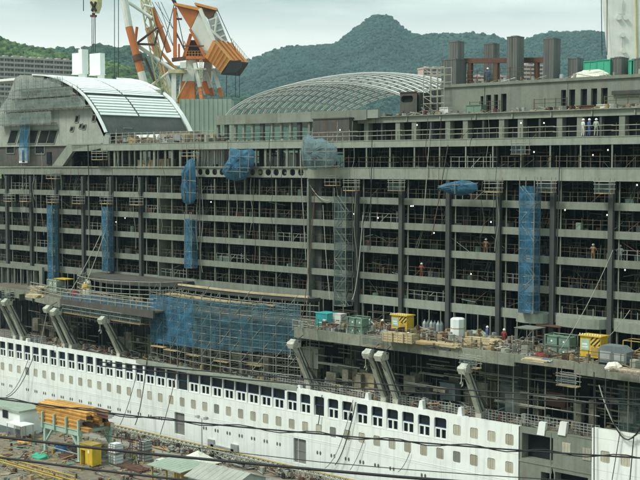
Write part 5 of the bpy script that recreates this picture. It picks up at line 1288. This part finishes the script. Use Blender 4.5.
for x0, x1, y0, y1, nt_ in ((500,518,378,412,'net_teal'),(618,640,385,432,'net_teal')):
    m = MB(); a, b = PY(x0, y1, 1.9), PY(x1, y1, 1.9); zt = min(14.1, PY(x0, y0, 1.9).z); zb2 = max(8.4, a.z); sheet(m, (a.x,1.9,zb2), (b.x,1.9,zb2), (a.x,1.9,zt), (b.x,1.9,zt), 9, 9, .35, (0,-1,0), x0); m.build('screen_net', nt_, ship, True)
# ================================================================== THE QUAY
def gz(x, y): return PZ(x, y, 0.0)
# yellow edge rail with lattice along the quay, in panels
qr = thing('quay_railing', 'yellow topped lattice railing running along the quay edge below the hull', 'railing', (-30, -3.6, 0))
qm = MB(); qm.tube((0,0,.95), (3,0,.95), .09, 6); qm.tube((0,0,.5), (3,0,.5), .04, 5); qme = qm.mesh('top_rail', 'yellow_dull')
ql = MB(); random.seed(3)
for k in range(4):
    for y in (0, -.9): ql.tube((k*.75,y,.08), (k*.75+.75,y,.95), .045, 5); ql.tube((k*.75+.75,y,.08), (k*.75,y,.95), .045, 5); ql.tube((k*.75,y,0), (k*.75,y,1.0), .05, 5)
    ql.tube((k*.75,0,.95), (k*.75+.75,-.9,.95), .04, 5); ql.tube((k*.75,0,.95), (k*.75,-.9,.95), .04, 5)
for y in (0,-.9): ql.tube((0,y,.08), (3,y,.08), .06, 5)
ql.tube((0,-.9,.95), (3,-.9,.95), .06, 5)
qlm = ql.mesh('lattice', 'rail_pale')
for k in range(30):
    X = -72+3*k; put('top_rail', qme, (X, -3.6, 0), qr); put('lattice', qlm, (X, -3.6, 0), qr)
clutter('quay_gear', 'tangled hoses, pipes and scrap heaped along the quay edge', 700, lambda k: Vector((rnd(-66, 6), -4.6+rnd(-.9,.8), rnd(0,.35))), ('litter_mix','rail_pale','rust_brown','scaffold_pipe','black_rubber','galv'), 12, .6)
clutter('quay_gear', 'scattered scrap, pallets and small gear over the quay ground', 900, lambda k: Vector((rnd(-48, -2), rnd(-26, -6), 0)), ('litter_mix','plank','rust_brown','scaffold_pipe','green_paint','rust_brown','yellow_dull'), 13, .6, (.12,.5))
# plank ways alongside
a = gz(120,432); m = MB(); m.box(-60, 2, -7.4, -5.9, .004, .05); struct(m.build('quay_path', 'concrete'))
# green trestle with stacked orange beams
c0, c1 = gz(45,453), gz(77,462)
ty = -15.5; tx0, tx1 = -28.8, -22.3
tr = thing('beam_trestle', 'pale green steel trestle table carrying the stacked orange beams', 'trestle', (tx0, ty, 0))
H_ = 2.9
lg = MB(); lg.box(-.18, .18, -.18, .18, .1, H_); lg.box(-.35, .35, -.35, .35, 0, .1); lgm = lg.mesh('leg', 'trestle_green')
for X in (tx0, tx1):
    for y in (ty, ty+4.2): put('leg', lgm, (X, y, 0), tr)
for y in (ty, ty+4.2): m = MB(); m.box(tx0-.4, tx1+.4, y-.15, y+.15, H_, H_+.6); m.box(tx0-.4, tx1+.4, y-.25, y+.25, H_+.6, H_+.66); m.build('side_beam', 'trestle_green', tr)
for k in range(5): m = MB(); X = tx0+(tx1-tx0)*k/4; m.box(X-.1, X+.1, ty+.16, ty+4.04, H_+.2, H_+.55); m.build('cross_beam', 'trestle_green', tr)
for k in range(4):
    X = tx0-.2+(tx1-tx0+.4)*k/3; m = MB(); m.box(X-.1, X+.1, ty-.38, ty-.16, H_+.1, H_+1.9); m.build('stake', 'trestle_green', tr)
for X, s in ((tx0, 1), (tx1, -1)):
    for y in (ty, ty+4.2): m = MB(); m.bar((X,y,H_-1.6), (X+s*1.4,y,H_+.05), .2); m.build('knee_brace', 'trestle_green', tr)
m = MB(); m.bar((tx0,ty,.8), (tx1,ty,.8), .08); m.build('tie_rod', 'galv', tr)
bt = thing('beam_stack', 'stack of rusty orange steel beams on the pale green trestle', 'steel beams', (tx0, ty+2, H_+.66)); random.seed(77)
for r in range(5):
    for k in range(6 - (r > 3)*2):
        L = rnd(7.2, 10); X = tx0 - rnd(.6, 2.2); y = ty+.15+k*.7; z = H_+.67+r*.44
        m = MB(); m.box(X, X+L, y-.28, y+.28, z, z+.07); m.box(X, X+L, y-.28, y+.28, z+.33, z+.40); m.box(X+.02, X+L-.02, y-.2, y+.2, z+.07, z+.33)
        o = m.build('beam', 'beam_orange' if random.random() < .8 else 'rust_brown', bt)
        if random.random() < .5: e = MB(); e.box(X+L, X+L+.03, y-.27, y+.27, z, z+.4); e.build('end_plate', random.choice(('apartment_white','rust_brown','galv')), o)
# yellow cabinet
c = gz(83, 464.5); t = thing('yellow_cabinet', 'yellow steel cabinet standing open beside the green trestle', 'cabinet', (c.x, c.y, 0))
m = MB(); m.box(c.x+.7, c.x+2.0, c.y-.2, c.y+1.0, .12, 2.4); m.build('body', 'yellow_paint', t); m = MB(); m.box(c.x-.25, c.x+.68, c.y-.2, c.y+.0, 1.7, 2.4); m.box(c.x-.25, c.x-.12, c.y-.19, c.y+1.0, .0, 2.4); m.box(c.x-.25, c.x+.69, c.y+.9, c.y+1.0, .1, 2.4); m.build('bay', 'yellow_paint', t)
m = MB(); m.box(c.x-.3, c.x+2.08, c.y-.28, c.y+1.08, 2.4, 2.5); m.build('roof', 'yellow_dull', t); m = MB(); m.box(c.x+.76, c.x+1.33, c.y-.22, c.y-.2, .3, 2.2); m.box(c.x+1.37, c.x+1.94, c.y-.22, c.y-.2, .3, 2.2); m.build('door', 'yellow_paint', t)
m = MB(); m.box(c.x+1.2, c.x+1.45, c.y-.235, c.y-.22, 1.5, 1.85); m.build('sign', 'white_paint', t)
for X in (c.x+.28,): m = MB(); m.lathe((X,c.y+.45,0), [(.25,0),(.26,.1),(.26,.9),(.1,1.0)], 10); m.build('drum', 'galv', t)
def ibc(label, x, y, mt, n=2, cage='galv'):
    c = gz(x, y); t = thing('caged_tank', label, 'tank', (c.x, c.y, 0), 'caged tanks on the quay')
    for k in range(n):
        z = k*1.2; m = MB(); m.box(c.x-.6, c.x+.6, c.y, c.y+1.1, z+.15, z+1.08); m.lathe((c.x,c.y+.5,z+1.08), [(.2,0),(.2,.06)], 8); m.build('tank', mt, t)
        m = MB()
        for X in (-.64,-.2,.2,.64): m.tube((c.x+X,c.y-.05,z+.1), (c.x+X,c.y-.05,z+1.12), .03, 5)
        for q in (.15,.5,.85,1.12): m.tube((c.x-.64,c.y-.05,z+q), (c.x+.64,c.y-.05,z+q), .03, 5); m.tube((c.x+.64,c.y-.05,z+q), (c.x+.64,c.y+1.15,z+q), .03, 5)
        m.build('cage', cage, t); m = MB(); m.box(c.x-.6, c.x+.6, c.y, c.y+1.1, z, z+.1); m.build('pallet', 'litter_mix', t)
ibc('white caged tanks stacked two high right of the yellow cabinet', 112, 464.5, 'white_paint')
ibc('grey caged tanks stacked two high farthest right on the quay', 141, 462, 'shed_wall', 2, 'rust_brown')
ibc('single white caged tank left of the small green-roofed shed', 158, 470, 'tarp_cream', 1)
frame_table('rusty pipe rack between the white and the grey caged tanks', 127, 463, 1.9, 1.2, 2.6, 'rust_brown', True, zb=0)
# white cabin at left
c = gz(20, 437); t = thing('site_cabin', 'white site cabin with dark window and green-grey roof at the left edge', 'cabin', (c.x-3, c.y, 0))
m = MB(); m.box(c.x-8, c.x, c.y, c.y+3.2, .0, 3.0); m.build('wall', 'white_paint', t); m = MB(); m.box(c.x-8.2, c.x+.25, c.y-.25, c.y+3.4, 3.0, 3.22); m.build('roof', 'pale_green', t)
a, b = PY(3,417,c.y), PY(8,408,c.y); m = MB(); m.box(a.x-.07, b.x+.07, c.y-.04, c.y, a.z-.07, b.z+.07); o = m.build('window', 'galv', t); m = MB(); m.box(a.x, b.x, c.y-.06, c.y-.04, a.z, b.z); m.build('pane', 'dark_glass', o)
m = MB(); m.box(c.x-8.02, c.x+.02, c.y-.02, c.y-.005, 0, .9); m.build('skirting', 'primer_teal', t)
c = gz(22, 438.5); t = thing('canopy_table', 'thin white canopy on slim posts right in front of the site cabin', 'canopy', (c.x, c.y, 0))
m = MB(); m.box(c.x-2.1, c.x+1.4, c.y-.9, c.y+.9, 1.75, 1.85); m.build('roof', 'tarp_white', t)
for X in (-1.9,-.4,1.2):
    for y in (-.8,.8): m = MB(); m.tube((c.x+X,c.y+y,0), (c.x+X,c.y+y,1.75), .05, 5); m.build('post', 'galv', t)
# sheds at the bottom
def shed(label, x0, x1, y0, y1, eave, ridge, wall, roof, gable=True, opened=False):
    t = thing('shed', label, 'shed', ((x0+x1)/2, y0, 0), 'small sheds on the quay')
    if not opened:
        m = MB(); m.box(x0, x1, y0, y1, 0, eave)
        if gable: yc = (y0+y1)/2; m.slab([(x0,y0,eave),(x0,y1,eave),(x0,yc,ridge)], (.1,0,0)); m.slab([(x1-.1,y0,eave),(x1-.1,y1,eave),(x1-.1,yc,ridge)], (.1,0,0))
        m.build('wall', wall, t)
        for k in range(4): X = x0+.8+k*(x1-x0-1.6)/3; m = MB(); m.box(X-.35, X+.35, y0-.04, y0, 1.0, 2.0); o = m.build('window', 'galv', t); m = MB(); m.box(X-.3, X+.3, y0-.06, y0-.04, 1.05, 1.95); m.build('pane', 'dark_glass', o)
    else:
        for X in (x0+.1, (x0+x1)/2, x1-.1):
            for y in (y0+.1, y1-.1): m = MB(); m.box(X-.08, X+.08, y-.08, y+.08, 0, eave); m.build('post', 'yellow_dull', t)
        m = MB(); m.box(x0+.1, x1-.1, y1-.1, y1, 0, eave); m.build('wall', wall, t)
    n = 9; yc = (y0+y1)/2
    for k in range(n):
        a, b = x0-.3+(x1-x0+.6)*k/n, x0-.3+(x1-x0+.6)*(k+1)/n-.03
        m = MB()
        if gable:
            m.slab([(a,y0-.3,eave-.1),(b,y0-.3,eave-.1),(b,yc,ridge+.02),(a,yc,ridge+.02)], (0,0,.08)); m.slab([(a,y1+.3,eave-.1),(b,y1+.3,eave-.1),(b,yc,ridge+.02),(a,yc,ridge+.02)], (0,0,.08))
        else: m.slab([(a,y0-.3,eave),(b,y0-.3,eave),(b,y1+.3,ridge),(a,y1+.3,ridge)], (0,0,.08))
        m.build('roof_sheet', roof, t)
sc_ = PZ(225, 472, 2.8)
shed('grey gable-roofed shed at the bottom of the quay, largest of the two sheds', sc_.x-2.9, sc_.x+3.4, sc_.y-2.3, sc_.y+2.3, 2.4, 3.2, 'shed_wall', 'shed_roof')
sc2 = PZ(178, 464, 2.5)
shed('open-fronted shed with pale green flat roof left of the grey shed', sc2.x-2.4, sc2.x+2.3, sc2.y-1.6, sc2.y+1.6, 2.3, 2.55, 'yellow_dull', 'pale_green', False, True)
p = PZ(198, 456, 2.3); t = thing('white_tent', 'white pointed tent roof behind the two small sheds', 'tent', (p.x, p.y, 0))
m = MB(); r = 1.5; m.add([(p.x-r*1.4,p.y-r,1.7),(p.x+r*1.4,p.y-r,1.7),(p.x+r*1.4,p.y+r,1.7),(p.x-r*1.4,p.y+r,1.7),(p.x,p.y,2.9)], [(0,1,4),(1,2,4),(2,3,4),(3,0,4)]); m.build('roof', 'tarp_cream', t)
for sx in (-1,1):
    for sy in (-1,1): m = MB(); m.tube((p.x+sx*r*1.35,p.y+sy*r*.95,0), (p.x+sx*r*1.35,p.y+sy*r*.95,1.72), .05, 5); m.build('post', 'galv', t)
# lamp pole
p = gz(202, 464); t = thing('lamp_post', 'slim steel lamp post with twin heads in front of the hull', 'lamp post', (p.x, p.y, 0))
zt = PY(202, 418, p.y).z; m = MB(); m.tube((p.x,p.y,0), (p.x,p.y,zt), .1, 8, .06); m.build('pole', 'galv', t); m = MB(); m.tube((p.x-.7,p.y,zt-.1), (p.x+.7,p.y,zt-.1), .04, 6); m.build('crossarm', 'galv', t)
for s in (-1, 1): m = MB(); m.slab([(p.x+s*.7-.25,p.y-.2,zt-.05),(p.x+s*.7+.25,p.y-.2,zt-.05),(p.x+s*.7+.15,p.y-.2,zt+.2),(p.x+s*.7-.15,p.y-.2,zt+.2)], (0,.4,0)); m.build('lamp_head', 'galv', t)
# yellow ground rail and green scraps at the bottom left
a, b = gz(-12,459), gz(75,484)
t = thing('pipe_barrier', 'low rusty yellow pipe barrier crossing the bottom left corner', 'barrier', tuple(a))
for z, dy in ((.75,0),(.35,0),(.75,-1.5)): m = MB(); m.tube((a.x,a.y+dy,z), (b.x,b.y+dy,z), .1, 6); m.build('rail', 'yellow_dull', t)
for k in range(12): q = a.lerp(b, k/11); m = MB(); m.tube((q.x,q.y,0), (q.x,q.y,.8), .06, 5); m.build('post', 'yellow_dull', t)
heap('bright green tarpaulin heap on the quay left of the trestle', 35, 459, 2.4, 1.4, .5, 'bright_green', zb=0)
heap('rust coloured scrap heap between the trestle legs', 62, 459, 3.0, 2.0, .5, 'rust_brown', zb=0, name='scrap_heap', cat='scrap')
heap('blue tarpaulin heap under the pale green trestle', 57, 452, 2.0, 1.2, .7, 'tarp_blue', zb=0)
heap('orange scrap heap beside the canopy on the quay', 20, 444, 2.4, 1.2, .4, 'beam_orange', zb=0, name='scrap_heap', cat='scrap')
boards('rusty steel lengths lying on the quay near the caged tanks', 128, 470, 4.5, 6, 2, 'rust_brown', 'timber stacks on the quay', zb=0)
boards('yellowed planks lying along the quay behind the lamp post', 150, 447, 7, 4, 2, 'plank', 'timber stacks on the quay', zb=0)

# ================================================================== CRANES BEHIND THE SHIP
def pxslab(m, pts, d, th, mi=0): m.slab([PD(x, y, d) for x, y in pts], FW*th, mi)
def pxbar(m, x0, y0, x1, y1, d, w_, d1=None, mi=0): m.bar(PD(x0, y0, d), PD(x1, y1, d1 or d), w_, w_, mi)
dC = 262
b0 = PD(200, 166, dC); cr = thing('luffing_crane', 'orange and white dockside luffing crane with heavy orange counterweight box', 'crane', (b0.x, b0.y, 0))
m = MB(); a = PD(180, 99, dC-3); b = PD(231, 99, dC-3); zt = a.z
m.slab([(a.x,a.y,0),(b.x,b.y,0),(b.x,b.y,zt),(a.x,a.y,zt)], FW*9)
for k in range(12):
    q = Vector((a.x,a.y,0)).lerp(Vector((b.x,b.y,0)), k/11); m.bar(q-FW*.06, Vector((q.x,q.y,zt))-FW*.06, .12)
m.build('tower_base', 'pale_green', cr)
m = MB(); pxslab(m, [(177,103),(195,103),(194,81),(182,81)], dC, 3.2); m.build('leg_foot', 'orange_paint', cr)
m = MB(); pxslab(m, [(182,81),(194,81),(196,57),(187,57)], dC, 3.0); m.build('leg', 'crane_white', cr)
m = MB(); pxslab(m, [(200,94),(213,94),(211,81),(202,81)], dC+6, 3); m.build('leg_foot', 'orange_paint', cr)
m = MB(); pxslab(m, [(202,81),(211,81),(212,55),(205,55)], dC+6, 3); m.build('leg', 'crane_white', cr)
for x0,y0,xm,ym,x1,y1,d in ((195,63,200,87,202,99,dC-1),(214,70,219,88,222,97,dC+2),(206,72,211,88,213,96,dC+5)):
    m = MB(); pxbar(m, x0,y0,xm,ym,d,.75); m.build('brace', 'crane_white', cr); m = MB(); pxbar(m, xm,ym,x1,y1,d,.75); m.build('brace_foot', 'orange_paint', cr)
m = MB(); pxslab(m, [(186,59),(212,59),(212,56),(186,56)], dC-1.5, 8); m.build('slewing_platform', 'orange_paint', cr)
m = MB(); pxslab(m, [(186,56),(209,56),(200,40),(190,40)], dC+.5, 5); m.build('machinery_house', 'rust_brown', cr)
m = MB()
for x in range(186, 214, 3): pxbar(m, x,56,x,51,dC-1.4,.09)
pxbar(m, 186,51,213,51,dC-1.4,.09); pxbar(m,186,53.5,213,53.5,dC-1.4,.07); m.build('handrail', 'orange_light', cr)
m = MB(); pxbar(m, 175,8,175,60,dC,.75); m.build('mast_post', 'orange_paint', cr); m = MB(); pxbar(m, 184,57,191,34,dC,.7); pxbar(m,175,60,182,42,dC,.01); m.build('mast_strut', 'orange_paint', cr)
m = MB(); pxbar(m, 172,60,188,58,dC,.8); pxbar(m,175,19,182,19,dC,.4); m.build('mast_tie', 'rust_brown', cr)
m = MB(); pxslab(m, [(174.5,3),(200,9),(190.5,29)], dC-1, 1.2); m.build('arm_web', 'orange_paint', cr)
m = MB(); pxslab(m, [(174,2.5),(202,8),(201,11),(174,5)], dC-1.6, 2.2); m.build('arm_chord', 'orange_light', cr)
m = MB(); pxslab(m, [(190.5,30),(200,10),(214,42),(204,58)], dC-1, 1.2); m.build('arm_plate', 'crane_white', cr)
m = MB(); pxbar(m, 190,29,206,58,dC-1.6,.5); m.build('arm_edge', 'orange_paint', cr); m = MB(); pxbar(m, 200,9,214,41,dC-1.6,.7); m.build('arm_edge', 'crane_white', cr)
m = MB(); pxslab(m, [(194,3),(216,9),(213,20),(208,19),(201,11)], dC+5, 1.4); m.build('arm_web', 'rust_brown', cr)
m = MB(); pxslab(m, [(195,2.4),(217,8),(217,10.5),(195,5)], dC+4.6, 2.2); m.build('arm_chord', 'orange_light', cr)
m = MB(); pxslab(m, [(208,20),(216.5,12),(228,42),(216,45)], dC+5, 1.2); m.build('arm_plate', 'galv', cr)
m = MB()
for k in range(5): pxbar(m, 209+k*3,20+k*6,218+k*2.4,17+k*6,dC+4.5,.3)
pxbar(m, 211,30,227,44,dC+4,.5); pxbar(m,214,40,217,16,dC+4.2,.35); m.build('arm_lattice', 'crane_white', cr)
# counterweight box, turned so two faces show
A, B, Cc, Dd = PD(205,57,dC-2), PD(213,40,dC-2), PD(230,60,dC-2), PD(221,73,dC-2); offv = PD(232,43,dC+7)-PD(213,40,dC-2)
m = MB(); m.slab([A,B,Cc,Dd], offv); o = m.build('counterweight', 'orange_light', cr)
m = MB()
for k in range(1,4): s_ = offv*(k/4); m.bar(B+s_+Vector((0,0,.15)), Cc+s_+Vector((0,0,.15)), .35)
for k in range(1,6): m.bar(A.lerp(Dd,k/6)-FW*.1, B.lerp(Cc,k/6)-FW*.1, .16)
m.build('rib', 'orange_paint', o); m = MB(); m.slab([Dd+Vector((0,0,-.1)), Cc+Vector((.1,0,-.1)), Cc+offv, Dd+offv], (0,0,-.25))
pxslab(m, [(224,72),(230,61),(241,60),(241,67),(235,72)], dC-2.6, 1.0); m.build('underside', 'black_paint', cr)
m = MB()
for x in (226.5, 235.5, 239.5): pxbar(m, x,70,x,97,dC+2,.12)
m.build('wire_rope', 'cable', cr)
m = MB()
for k in range(5): m.tube(PD(174+k*.7,4,dC+k), PD(150-k*2+k*k,-40,dC+k), .1, 5)
m.build('wire_rope', 'cable', cr)
m = MB(); pxslab(m, [(168,73),(186,73),(186,69.5),(168,69.5)], dC-1, 5); m.build('walkway', 'crane_yellow', cr)
m = MB(); pxbar(m, 174,73,174,104,dC,1.0); pxbar(m,182,72,180,104,dC+3,.6); m.build('ladder_leg', 'crane_white', cr)
m = MB(); pxslab(m, [(180,68),(186,68),(186,62),(180,62)], dC-3, 2); m.build('floodlight', 'crane_white', cr)
for (x0,y0,x1,y1,d,w_,mt) in ((196,75,205,95,dC+3,.3,'crane_white'),(205,75,196,95,dC+3,.3,'crane_white'),(188,78,176,100,dC-.5,.22,'crane_yellow'),(175,30,188,57,dC,.3,'rust_brown'),(179,44,179,58,dC+2,.4,'orange_paint'),(200,60,200,82,dC-2,.18,'crane_yellow'),(202,60,202,82,dC-2,.18,'crane_yellow'),(184,46,204,46,dC-1.8,.25,'rust_brown'),(184,41,186,46,dC-1.8,.2,'orange_light'),(204,70,214,70,dC+4,.35,'crane_white'),(188,69,206,69,dC-1.6,.25,'crane_white'),(176,66,188,66,dC-2,.2,'crane_yellow')):
    m = MB(); pxbar(m, x0,y0,x1,y1,d,w_); m.build('bracing', mt, cr)
m = MB()
for k in range(9): q = B.lerp(Cc, k/8)+offv*.98; m.bar(q, q+Vector((0,0,1.0)), .08)
m.bar(B+offv*.98+Vector((0,0,1)), Cc+offv*.98+Vector((0,0,1)), .08); m.build('handrail', 'crane_yellow', cr)
m = MB()
for k in range(7): y = 60+k*6; pxbar(m, 199.6,y,202.4,y,dC-2.1,.1)
m.build('ladder', 'crane_yellow', cr)
m = MB(); m.tube(PD(174.5,3,dC-1), PD(160,62,dC+10), .09, 5); m.tube(PD(175,3,dC), PD(186,56,dC+1), .09, 5); m.tube(PD(217,9,dC+5), PD(241,62,dC+5), .08, 5); m.build('stay', 'cable', cr)
m = MB(); pxslab(m, [(192,54),(199,54),(198,48),(193,48)], dC+.3, .4); m.build('cab_window', 'dark_glass', cr)
# neighbouring tubular crane
dB = 290; b0 = PD(150, 166, dB); c2 = thing('gantry_crane', 'orange and white tubular crane with yellow lattice boom, left of the counterweight crane', 'crane', (b0.x, b0.y, 0))
for (x0,y0,x1,y1,mt,r,d) in ((122,-12,129,27,'crane_white',.95,dB),(129,27,141,72,'orange_paint',.95,dB),(141,72,152,112,'crane_white',.95,dB),(136,-30,147,12,'crane_white',.85,dB+8),(148,28,165,75,'orange_paint',.85,dB+8),(165,75,178,112,'crane_white',.85,dB+8),(144,5,153,7.5,'crane_white',.3,dB),(152,8,169,52,'orange_paint',.7,dB+4),(125,0,152,18,'crane_white',.45,dB+2),(137,44,155,44.5,'rust_brown',.3,dB+2),(136,44,158,27,'rust_brown',.3,dB+2),(155,44,158,30,'rust_brown',.25,dB+3),(138,46,176,72,'crane_white',.5,dB+3),(150,15,162,28,'orange_paint',.55,dB+4),(152,85,172,70,'crane_white',.35,dB+3),(155,45,178,72,'orange_light',.4,dB+6),(137,27,135,45,'orange_paint',.35,dB+2),(145,58,160,95,'rust_brown',.35,dB+5)):
    m = MB(); m.tube(PD(x0,y0,d), PD(x1,y1,d), r*.95, 10); m.build('tube_member', mt, c2)
m = MB(); q0, q1 = PD(136,57,dB-.2), PD(139.5,60,dB-.2); m.tube(PD(137,55,dB), PD(138.6,61,dB), 1.2, 10); m.build('collar', 'rust_brown', c2)
for s in range(2):
    m = MB(); P = [PD(138+s*5+k*.58*4-s*0, -14+k*12.2, dB+2+s*2) for k in range(10)]; Q = [PD(144+s*3+k*.62*4, -14+k*12.2, dB+3) for k in range(10)]
    for k in range(9): m.bar(P[k],P[k+1],.28); m.bar(Q[k],Q[k+1],.28); m.bar(P[k],Q[k+1],.16); m.bar(Q[k],P[k+1],.16)
    m.build('lattice_boom', 'crane_yellow', c2)
random.seed(9); m = MB()
for k in range(34):
    x, y = rnd(152,176), rnd(84,108); pxbar(m, x,y,x+rnd(-9,9),y+rnd(-5,5),dB+rnd(-3,3),rnd(.15,.4))
m.build('walkway', 'crane_yellow', c2)['kind'] = 'stuff'
m = MB(); a, b = PD(140,111,dB-2), PD(182,111,dB-2); m.slab([(a.x,a.y,0),(b.x,b.y,0),(b.x,b.y,a.z),(a.x,a.y,a.z)], FW*12); m.build('portal', 'primer', c2)
for k in range(4): m = MB(); m.tube(PD(152+k*3,2,dB), PD(176+k*.5,52+k*2-20*(k % 2),dB-20), .07, 5); m.build('wire_rope', 'cable', c2)
# hook block over the ship
hk = PY(93.5, 20, 19); t = thing('hook_block', 'yellow crane hook block hanging in the air above the white exhaust housings', 'crane hook', tuple(hk))
m = MB(); a = PY(93.5,-2,19); s_ = .155
m.slab([PY(90,-4,19), PY(97.5,-4,19), PY(97,6,19), PY(94.5,13,19), PY(92.5,13,19), PY(90,6,19)], (0,.9,0)); m.build('sheave_block', 'crane_yellow', t)
m = MB(); m.bar(PY(91,2,18.9), PY(96,11,18.9), .3); m.bar(PY(96,2,18.9), PY(92,11,18.9), .3); m.build('cheek_plate', 'black_paint', t)
m = MB(); m.tube(PY(93.5,13,19.4), PY(93.5,16,19.4), .25, 8); m.bar(PY(91,16,19.4), PY(96,16,19.4), .35); m.build('hook', 'rust_brown', t)
for x0, x1 in ((92,92),(95.3,95.3),(94,93.5)): m = MB(); m.tube(PY(x0,16,19.4), PY(x1,52,19.4), .06, 5); m.build('sling', 'cable', t)
for x in (91.5, 96): m = MB(); m.tube(PY(x,-3,19.4), PY(x,-60,19.4), .06, 5); m.build('wire_rope', 'cable', t)
for i, (x, y1, d) in enumerate(((114.5,78,230),(118.5,79,230),(83.5,11,200),(602,55,215),(607,55,215))):
    p0, p1 = PD(x - (1.5 if i == 3 else 0), -60, d), PD(x, y1, d); tag(MB().tube(p0, p1, .07, 5).build('hoist_rope', 'cable'), ['left of two dark hoist ropes behind the white vault roof','right of two dark hoist ropes behind the white vault roof','short hoist rope hanging in the sky left of the hook block','left of two hoist ropes beside the white tower','right of two hoist ropes beside the white tower'][i], 'rope', 'hoist ropes')
# white crane leg at the right edge
dW = 215; b0 = PD(630,166,dW); t = thing('crane_leg', 'tall white steel crane leg rising at the top right corner', 'crane', (b0.x, b0.y, 0))
zt, zb_ = PD(630,-60,dW).z, 0
def wl(x, y): return PD(x, y, dW)
m = MB(); m.slab([wl(628,230), wl(680,230), wl(668,-60), wl(602,-60)], FW*4); m.build('leg_column', 'crane_white', t)
a = wl(628,230); m = MB(); m.slab([(a.x,a.y,0), (a.x+RT.x*9,a.y+RT.y*9,0), (a.x+RT.x*9,a.y+RT.y*9,a.z), (a.x,a.y,a.z)], FW*4); m.build('leg_base', 'crane_white', t)
m = MB(); pxbar(m, 635.5,-10,637,62,dW-.1,.3); m.build('cable_tray', 'crane_yellow', t)
for x, y in ((618,18),(625,18),(622,35),(623,51)): m = MB(); q = wl(x,y); m.tube(q-FW*.5, q, .45, 10, .3); m.build('floodlight', 'crane_white', t)
m = MB(); pxbar(m, 623,0,622,16,dW-.2,.12); pxbar(m,618.5,14,625,14,dW-.2,.1); pxbar(m, 622.5,38,622.5,48,dW-.2,.1); m.build('conduit', 'galv', t)

# ================================================================== OVERHEAD CABLES near the camera
def overhead(label, pts, d0, d1, r, twist=0):
    n = len(pts); P = []
    for i, (x, y) in enumerate(pts): P.append(PD(x, y, d0+(d1-d0)*i/(n-1)))
    m = MB(); Q = []
    for i in range(n-1):
        for k in range(6): Q.append(P[i].lerp(P[i+1], k/6))
    Q.append(P[-1]); m.path(Q, r, 7)
    if twist: m.path([q+Vector((0,0,twist*math.sin(i*1.1))) for i, q in enumerate(Q)], r*.7, 5)
    tag(m.build('overhead_cable', 'cable', smooth=True), label, 'cable', 'overhead cables crossing the foreground')
overhead('thickest black overhead cable, crossing from the lower left edge to the bottom', [(-260,402),(-120,422),(0,437),(80,446.5),(160,455),(240,462.5),(320,470),(400,477),(520,486),(700,500)], 27, 22, .03)
overhead('black overhead cable running across the bottom left corner', [(-260,420),(-120,441),(0,457.5),(80,468),(160,477.5),(260,488),(420,505)], 27, 23, .025)
overhead('twisted overhead cable crossing the white hull from edge to edge', [(-260,355),(-120,380),(0,399),(80,409.5),(160,419),(240,427),(320,434),(400,441),(480,447.5),(560,453),(640,458),(800,467)], 30, 24, .018, .05)
overhead('thin overhead cable just above the hull top at right, upper of a pair', [(100,362),(240,374),(320,380),(400,385.5),(480,391),(560,396),(640,400),(800,407)], 30, 24, .016)
overhead('thin overhead cable just above the hull top at right, lower of a pair', [(100,366),(240,379),(320,386),(400,391.5),(480,397),(560,401.5),(640,405),(800,411)], 30, 24, .016)
overhead('thin grey overhead wire low across the right of the hull', [(100,435),(240,453),(320,462),(400,469),(480,475),(560,480),(700,487)], 30, 24, .010)

# ================================================================== HAZE
m = MB(); m.box(-7000, 7000, -6500, 6500, -10, 420); hzo = m.build('haze', 'white_paint'); hzo['kind'] = 'stuff'; hzo['label'] = 'thin pale summer haze over the harbour'; hzo['category'] = 'haze'
hm = bpy.data.materials.new('haze_air'); hm.use_nodes = True; t_ = hm.node_tree; t_.nodes.clear(); o_ = t_.nodes.new('ShaderNodeOutputMaterial'); v_ = t_.nodes.new('ShaderNodeVolumePrincipled')
v_.inputs['Color'].default_value = (.62, .90, 1.0, 1); v_.inputs['Density'].default_value = .00012; v_.inputs['Anisotropy'].default_value = .1
t_.links.new(v_.outputs[0], o_.inputs['Volume']); hzo.data.materials.clear(); hzo.data.materials.append(hm); hzo.display_type = 'WIRE'
